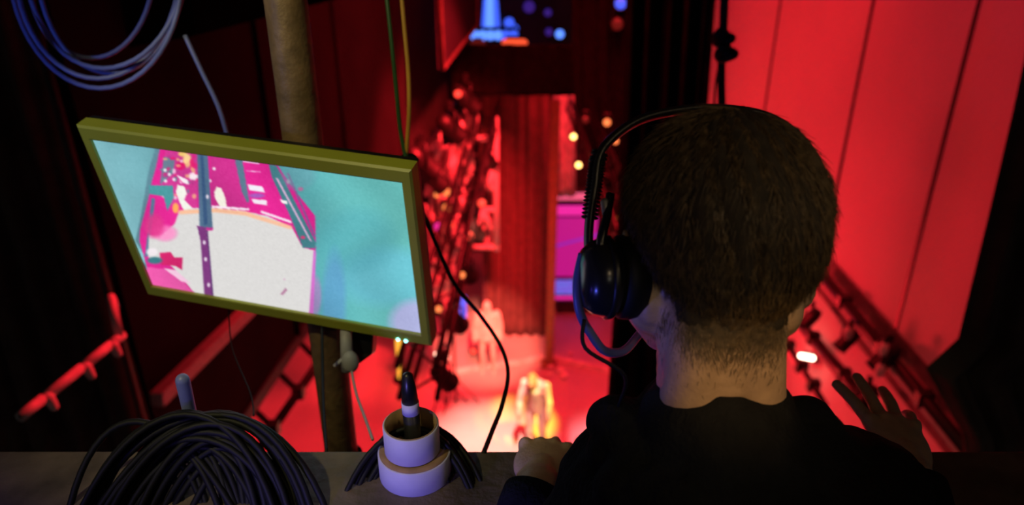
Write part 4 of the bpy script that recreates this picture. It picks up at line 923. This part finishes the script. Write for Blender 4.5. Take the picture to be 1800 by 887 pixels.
# strands: one mesh of thin blades combed from the crown
sv = []; sf = []
def strand(az, el_, L, lift, wdt=.00042, raw=False):
    d, r_ = scalp(az, el_, raw); lo = hairline(az)
    base = hc0 + d * (r_ - (.0006 if raw else 0) + .0105 * min(1, max(0, (el_ - lo) / rad(62)) ** .8))
    crown = (HU * .93 - HF * .30 + HX * .12).normalized()
    down = -(crown - d * crown.dot(d)); down = down.normalized() if down.length > 1e-4 else HX
    sw = d.cross(down); dirv = (down + sw * (0.25 + rng.normal(0, .28)) + d * (lift + rng.normal(0, .08))).normalized()
    p = base; n0 = len(sv); side = dirv.cross(d).normalized(); K = 4
    for q in range(K + 1):
        wq = wdt * (1 - .75 * q / K)
        for a in range(3):
            an = 2.094 * a; sv.append(p + side * (wq * math.cos(an)) + d * (wq * math.sin(an)))
        dirv = (dirv - d * .13 + Vector(rng.normal(0, .045, 3))).normalized(); p = p + dirv * (L / K)
    for q in range(K):
        for a in range(3):
            b = (a + 1) % 3; i0 = n0 + q * 3; sf.append((i0 + a, i0 + b, i0 + 3 + b, i0 + 3 + a))
for _ in range(15000):
    az = rng.uniform(-1, 1) * math.pi
    if abs(az) > 2.2 and rng.random() < .6: continue
    lo = hairline(az); z0 = math.sin(lo + rad(1)); el_ = math.asin(rng.uniform(z0, .999))
    t = (el_ - lo) / rad(50)
    strand(az, el_, (.009 + .016 * min(1, t)) * rng.uniform(.7, 1.2), .30)
for _ in range(9000):     # short fading hair on the nape, rooted on the neck itself
    x = rng.normal(0, .030); z = -.066 - abs(rng.normal(0, .017)) - .25 * abs(x) * (rng.random() < .3)
    if abs(x) > .052: continue
    hit = bvh.ray_cast(H(x, -.25, z), HF, .4)
    if not hit[0]: continue
    nn = hit[1] if hit[1].dot(HF) < 0 else -hit[1]
    p = hit[0] - nn * .0006; L = .006 * rng.uniform(.5, 1.4); dirv = (-HU + HX * (np.sign(x) * -.25 + rng.normal(0, .25)) + nn * .22).normalized(); side = dirv.cross(nn).normalized(); n0 = len(sv)
    for q in range(4):
        wq = .00026 * (1 - .8 * q / 3)
        for a in range(3): sv.append(p + side * (wq * math.cos(2.094 * a)) + nn * (wq * math.sin(2.094 * a)))
        p = p + dirv * (L / 3)
    for q in range(3):
        for a in range(3):
            b = (a + 1) % 3; i0 = n0 + q * 3; sf.append((i0 + a, i0 + b, i0 + 3 + b, i0 + 3 + a))
sme = bpy.data.meshes.new('hair_strands'); sme.from_pydata([tuple(v) for v in sv], [], sf); sme.materials.append(M['hair_strand']); sme.shade_smooth()
# one continuous hair object: join strands into the cap mesh
bmj = bmesh.new(); bmj.from_mesh(hair.data); nf = len(bmj.faces); bmj.from_mesh(sme); bmj.faces.ensure_lookup_table()
for f_ in bmj.faces[nf:]: f_.material_index = 1
bmj.to_mesh(hair.data); bmj.free(); hair.data.shade_smooth()

# ------------------------------------------------------------------ headset
hs = thing('headset', H(-.1, 0, -.03), 'black single sided headset with boom microphone worn by the person in the hoodie', 'headset')
ec = H(-.0775, -.006, -.048); ax = (HX * -1 + HF * -.16 - HU * .06).normalized()
MB().lathe([(0, -.012), (.026, -.014), (.034, -.010), (.0365, 0), (.0355, .008), (.030, .011), (0, .011)], ec, ax, 48).build('ear_cushion', M['rubber'], hs)
cup = MB().lathe([(0, .008), (.029, .008), (.0335, .014), (.034, .022), (.031, .031), (.025, .038), (.012, .041), (0, .0415)], ec, ax, 48).build('ear_cup', M['gloss_plastic'], hs)
MB().lathe([(.033, .014), (.036, .016), (.036, .020), (.033, .022), (.033, .014)], ec, ax, 48).build('ring', M['black_plastic'], cup)
band = smooth_path([H(-.108, .004, -.045), H(-.111, .006, -.012), H(-.108, .010, .028), H(-.103, .014, .060), H(-.076, .018, .086), H(-.040, .020, .0985), H(.0, .020, .1025), H(.040, .020, .098), H(.070, .018, .080), H(.0885, .012, .050), H(.0925, .004, .018)], 6)
mbn = MB(); rows = []
T = [(band[min(i + 1, len(band) - 1)] - band[max(i - 1, 0)]).normalized() for i in range(len(band))]
for i, p in enumerate(band):
    n_ = T[i].cross(HF).normalized(); wq = .011; tq = .0042
    rows.append([mbn.bm.verts.new(p + HF * (wq * math.cos(a)) + n_ * (tq * math.sin(a))) for a in np.linspace(0, 2 * math.pi, 13)[:-1]])
for i in range(len(rows) - 1):
    for k in range(12): mbn.bm.faces.new((rows[i][k], rows[i][(k + 1) % 12], rows[i + 1][(k + 1) % 12], rows[i + 1][k]))
mbn.bm.faces.new(rows[0]); mbn.bm.faces.new(rows[-1][::-1])
hbn = mbn.build('headband', M['black_plastic'], hs)
# ribbed band sleeve above the cup
rb = MB(); pts = band[8:19]
for i in range(0, len(pts) - 1):
    for f_ in (0, .5):
        p = pts[i].lerp(pts[i + 1], f_); t = (pts[i + 1] - pts[i]).normalized(); rb.lathe([(0, -.0016), (.0065, -.0012), (.0080, 0), (.0065, .0012), (0, .0016)], p, t, 16)
rb.build('ribbed_sleeve', M['rubber'], hbn)
MB().tube(smooth_path([H(-.096, -.010, .022), H(-.099, -.016, -.0), H(-.103, -.022, -.02), H(-.101, -.024, -.045)], 6), .004, 10).build('yoke', M['gloss_plastic'], hs)
MB().cap(H(-.100, -.012, .014), H(-.099, -.014, .004), .0042, .0035).build('yoke_pin', M['grey_metal'], hs)
MB().ell(H(.0905, .004, .010), (.005, .014, .018), HR).build('temple_pad', M['rubber'], hbn)
boom = smooth_path([H(-.116, -.006, -.030), H(-.1195, -.006, -.055), H(-.115, -.002, -.082), H(-.101, .008, -.104), H(-.088, .022, -.117), H(-.068, .045, -.119), H(-.045, .095, -.108), H(-.028, .118, -.100)], 7)
bo = MB().tube(boom, .0042, 12).build('boom', M['boom'], hs)
MB().cap(H(-.034, .112, -.102), H(-.018, .122, -.097), .008, .009).build('microphone', M['rubber'], bo)
MB().tube(smooth_path([H(-.112, -.008, -.086), H(-.110, -.012, -.11), P(1098, 660, .66), P(1086, 720, .70), P(1072, 800, .72)], 6), .0018, 8).build('cord', M['rubber'], hs)
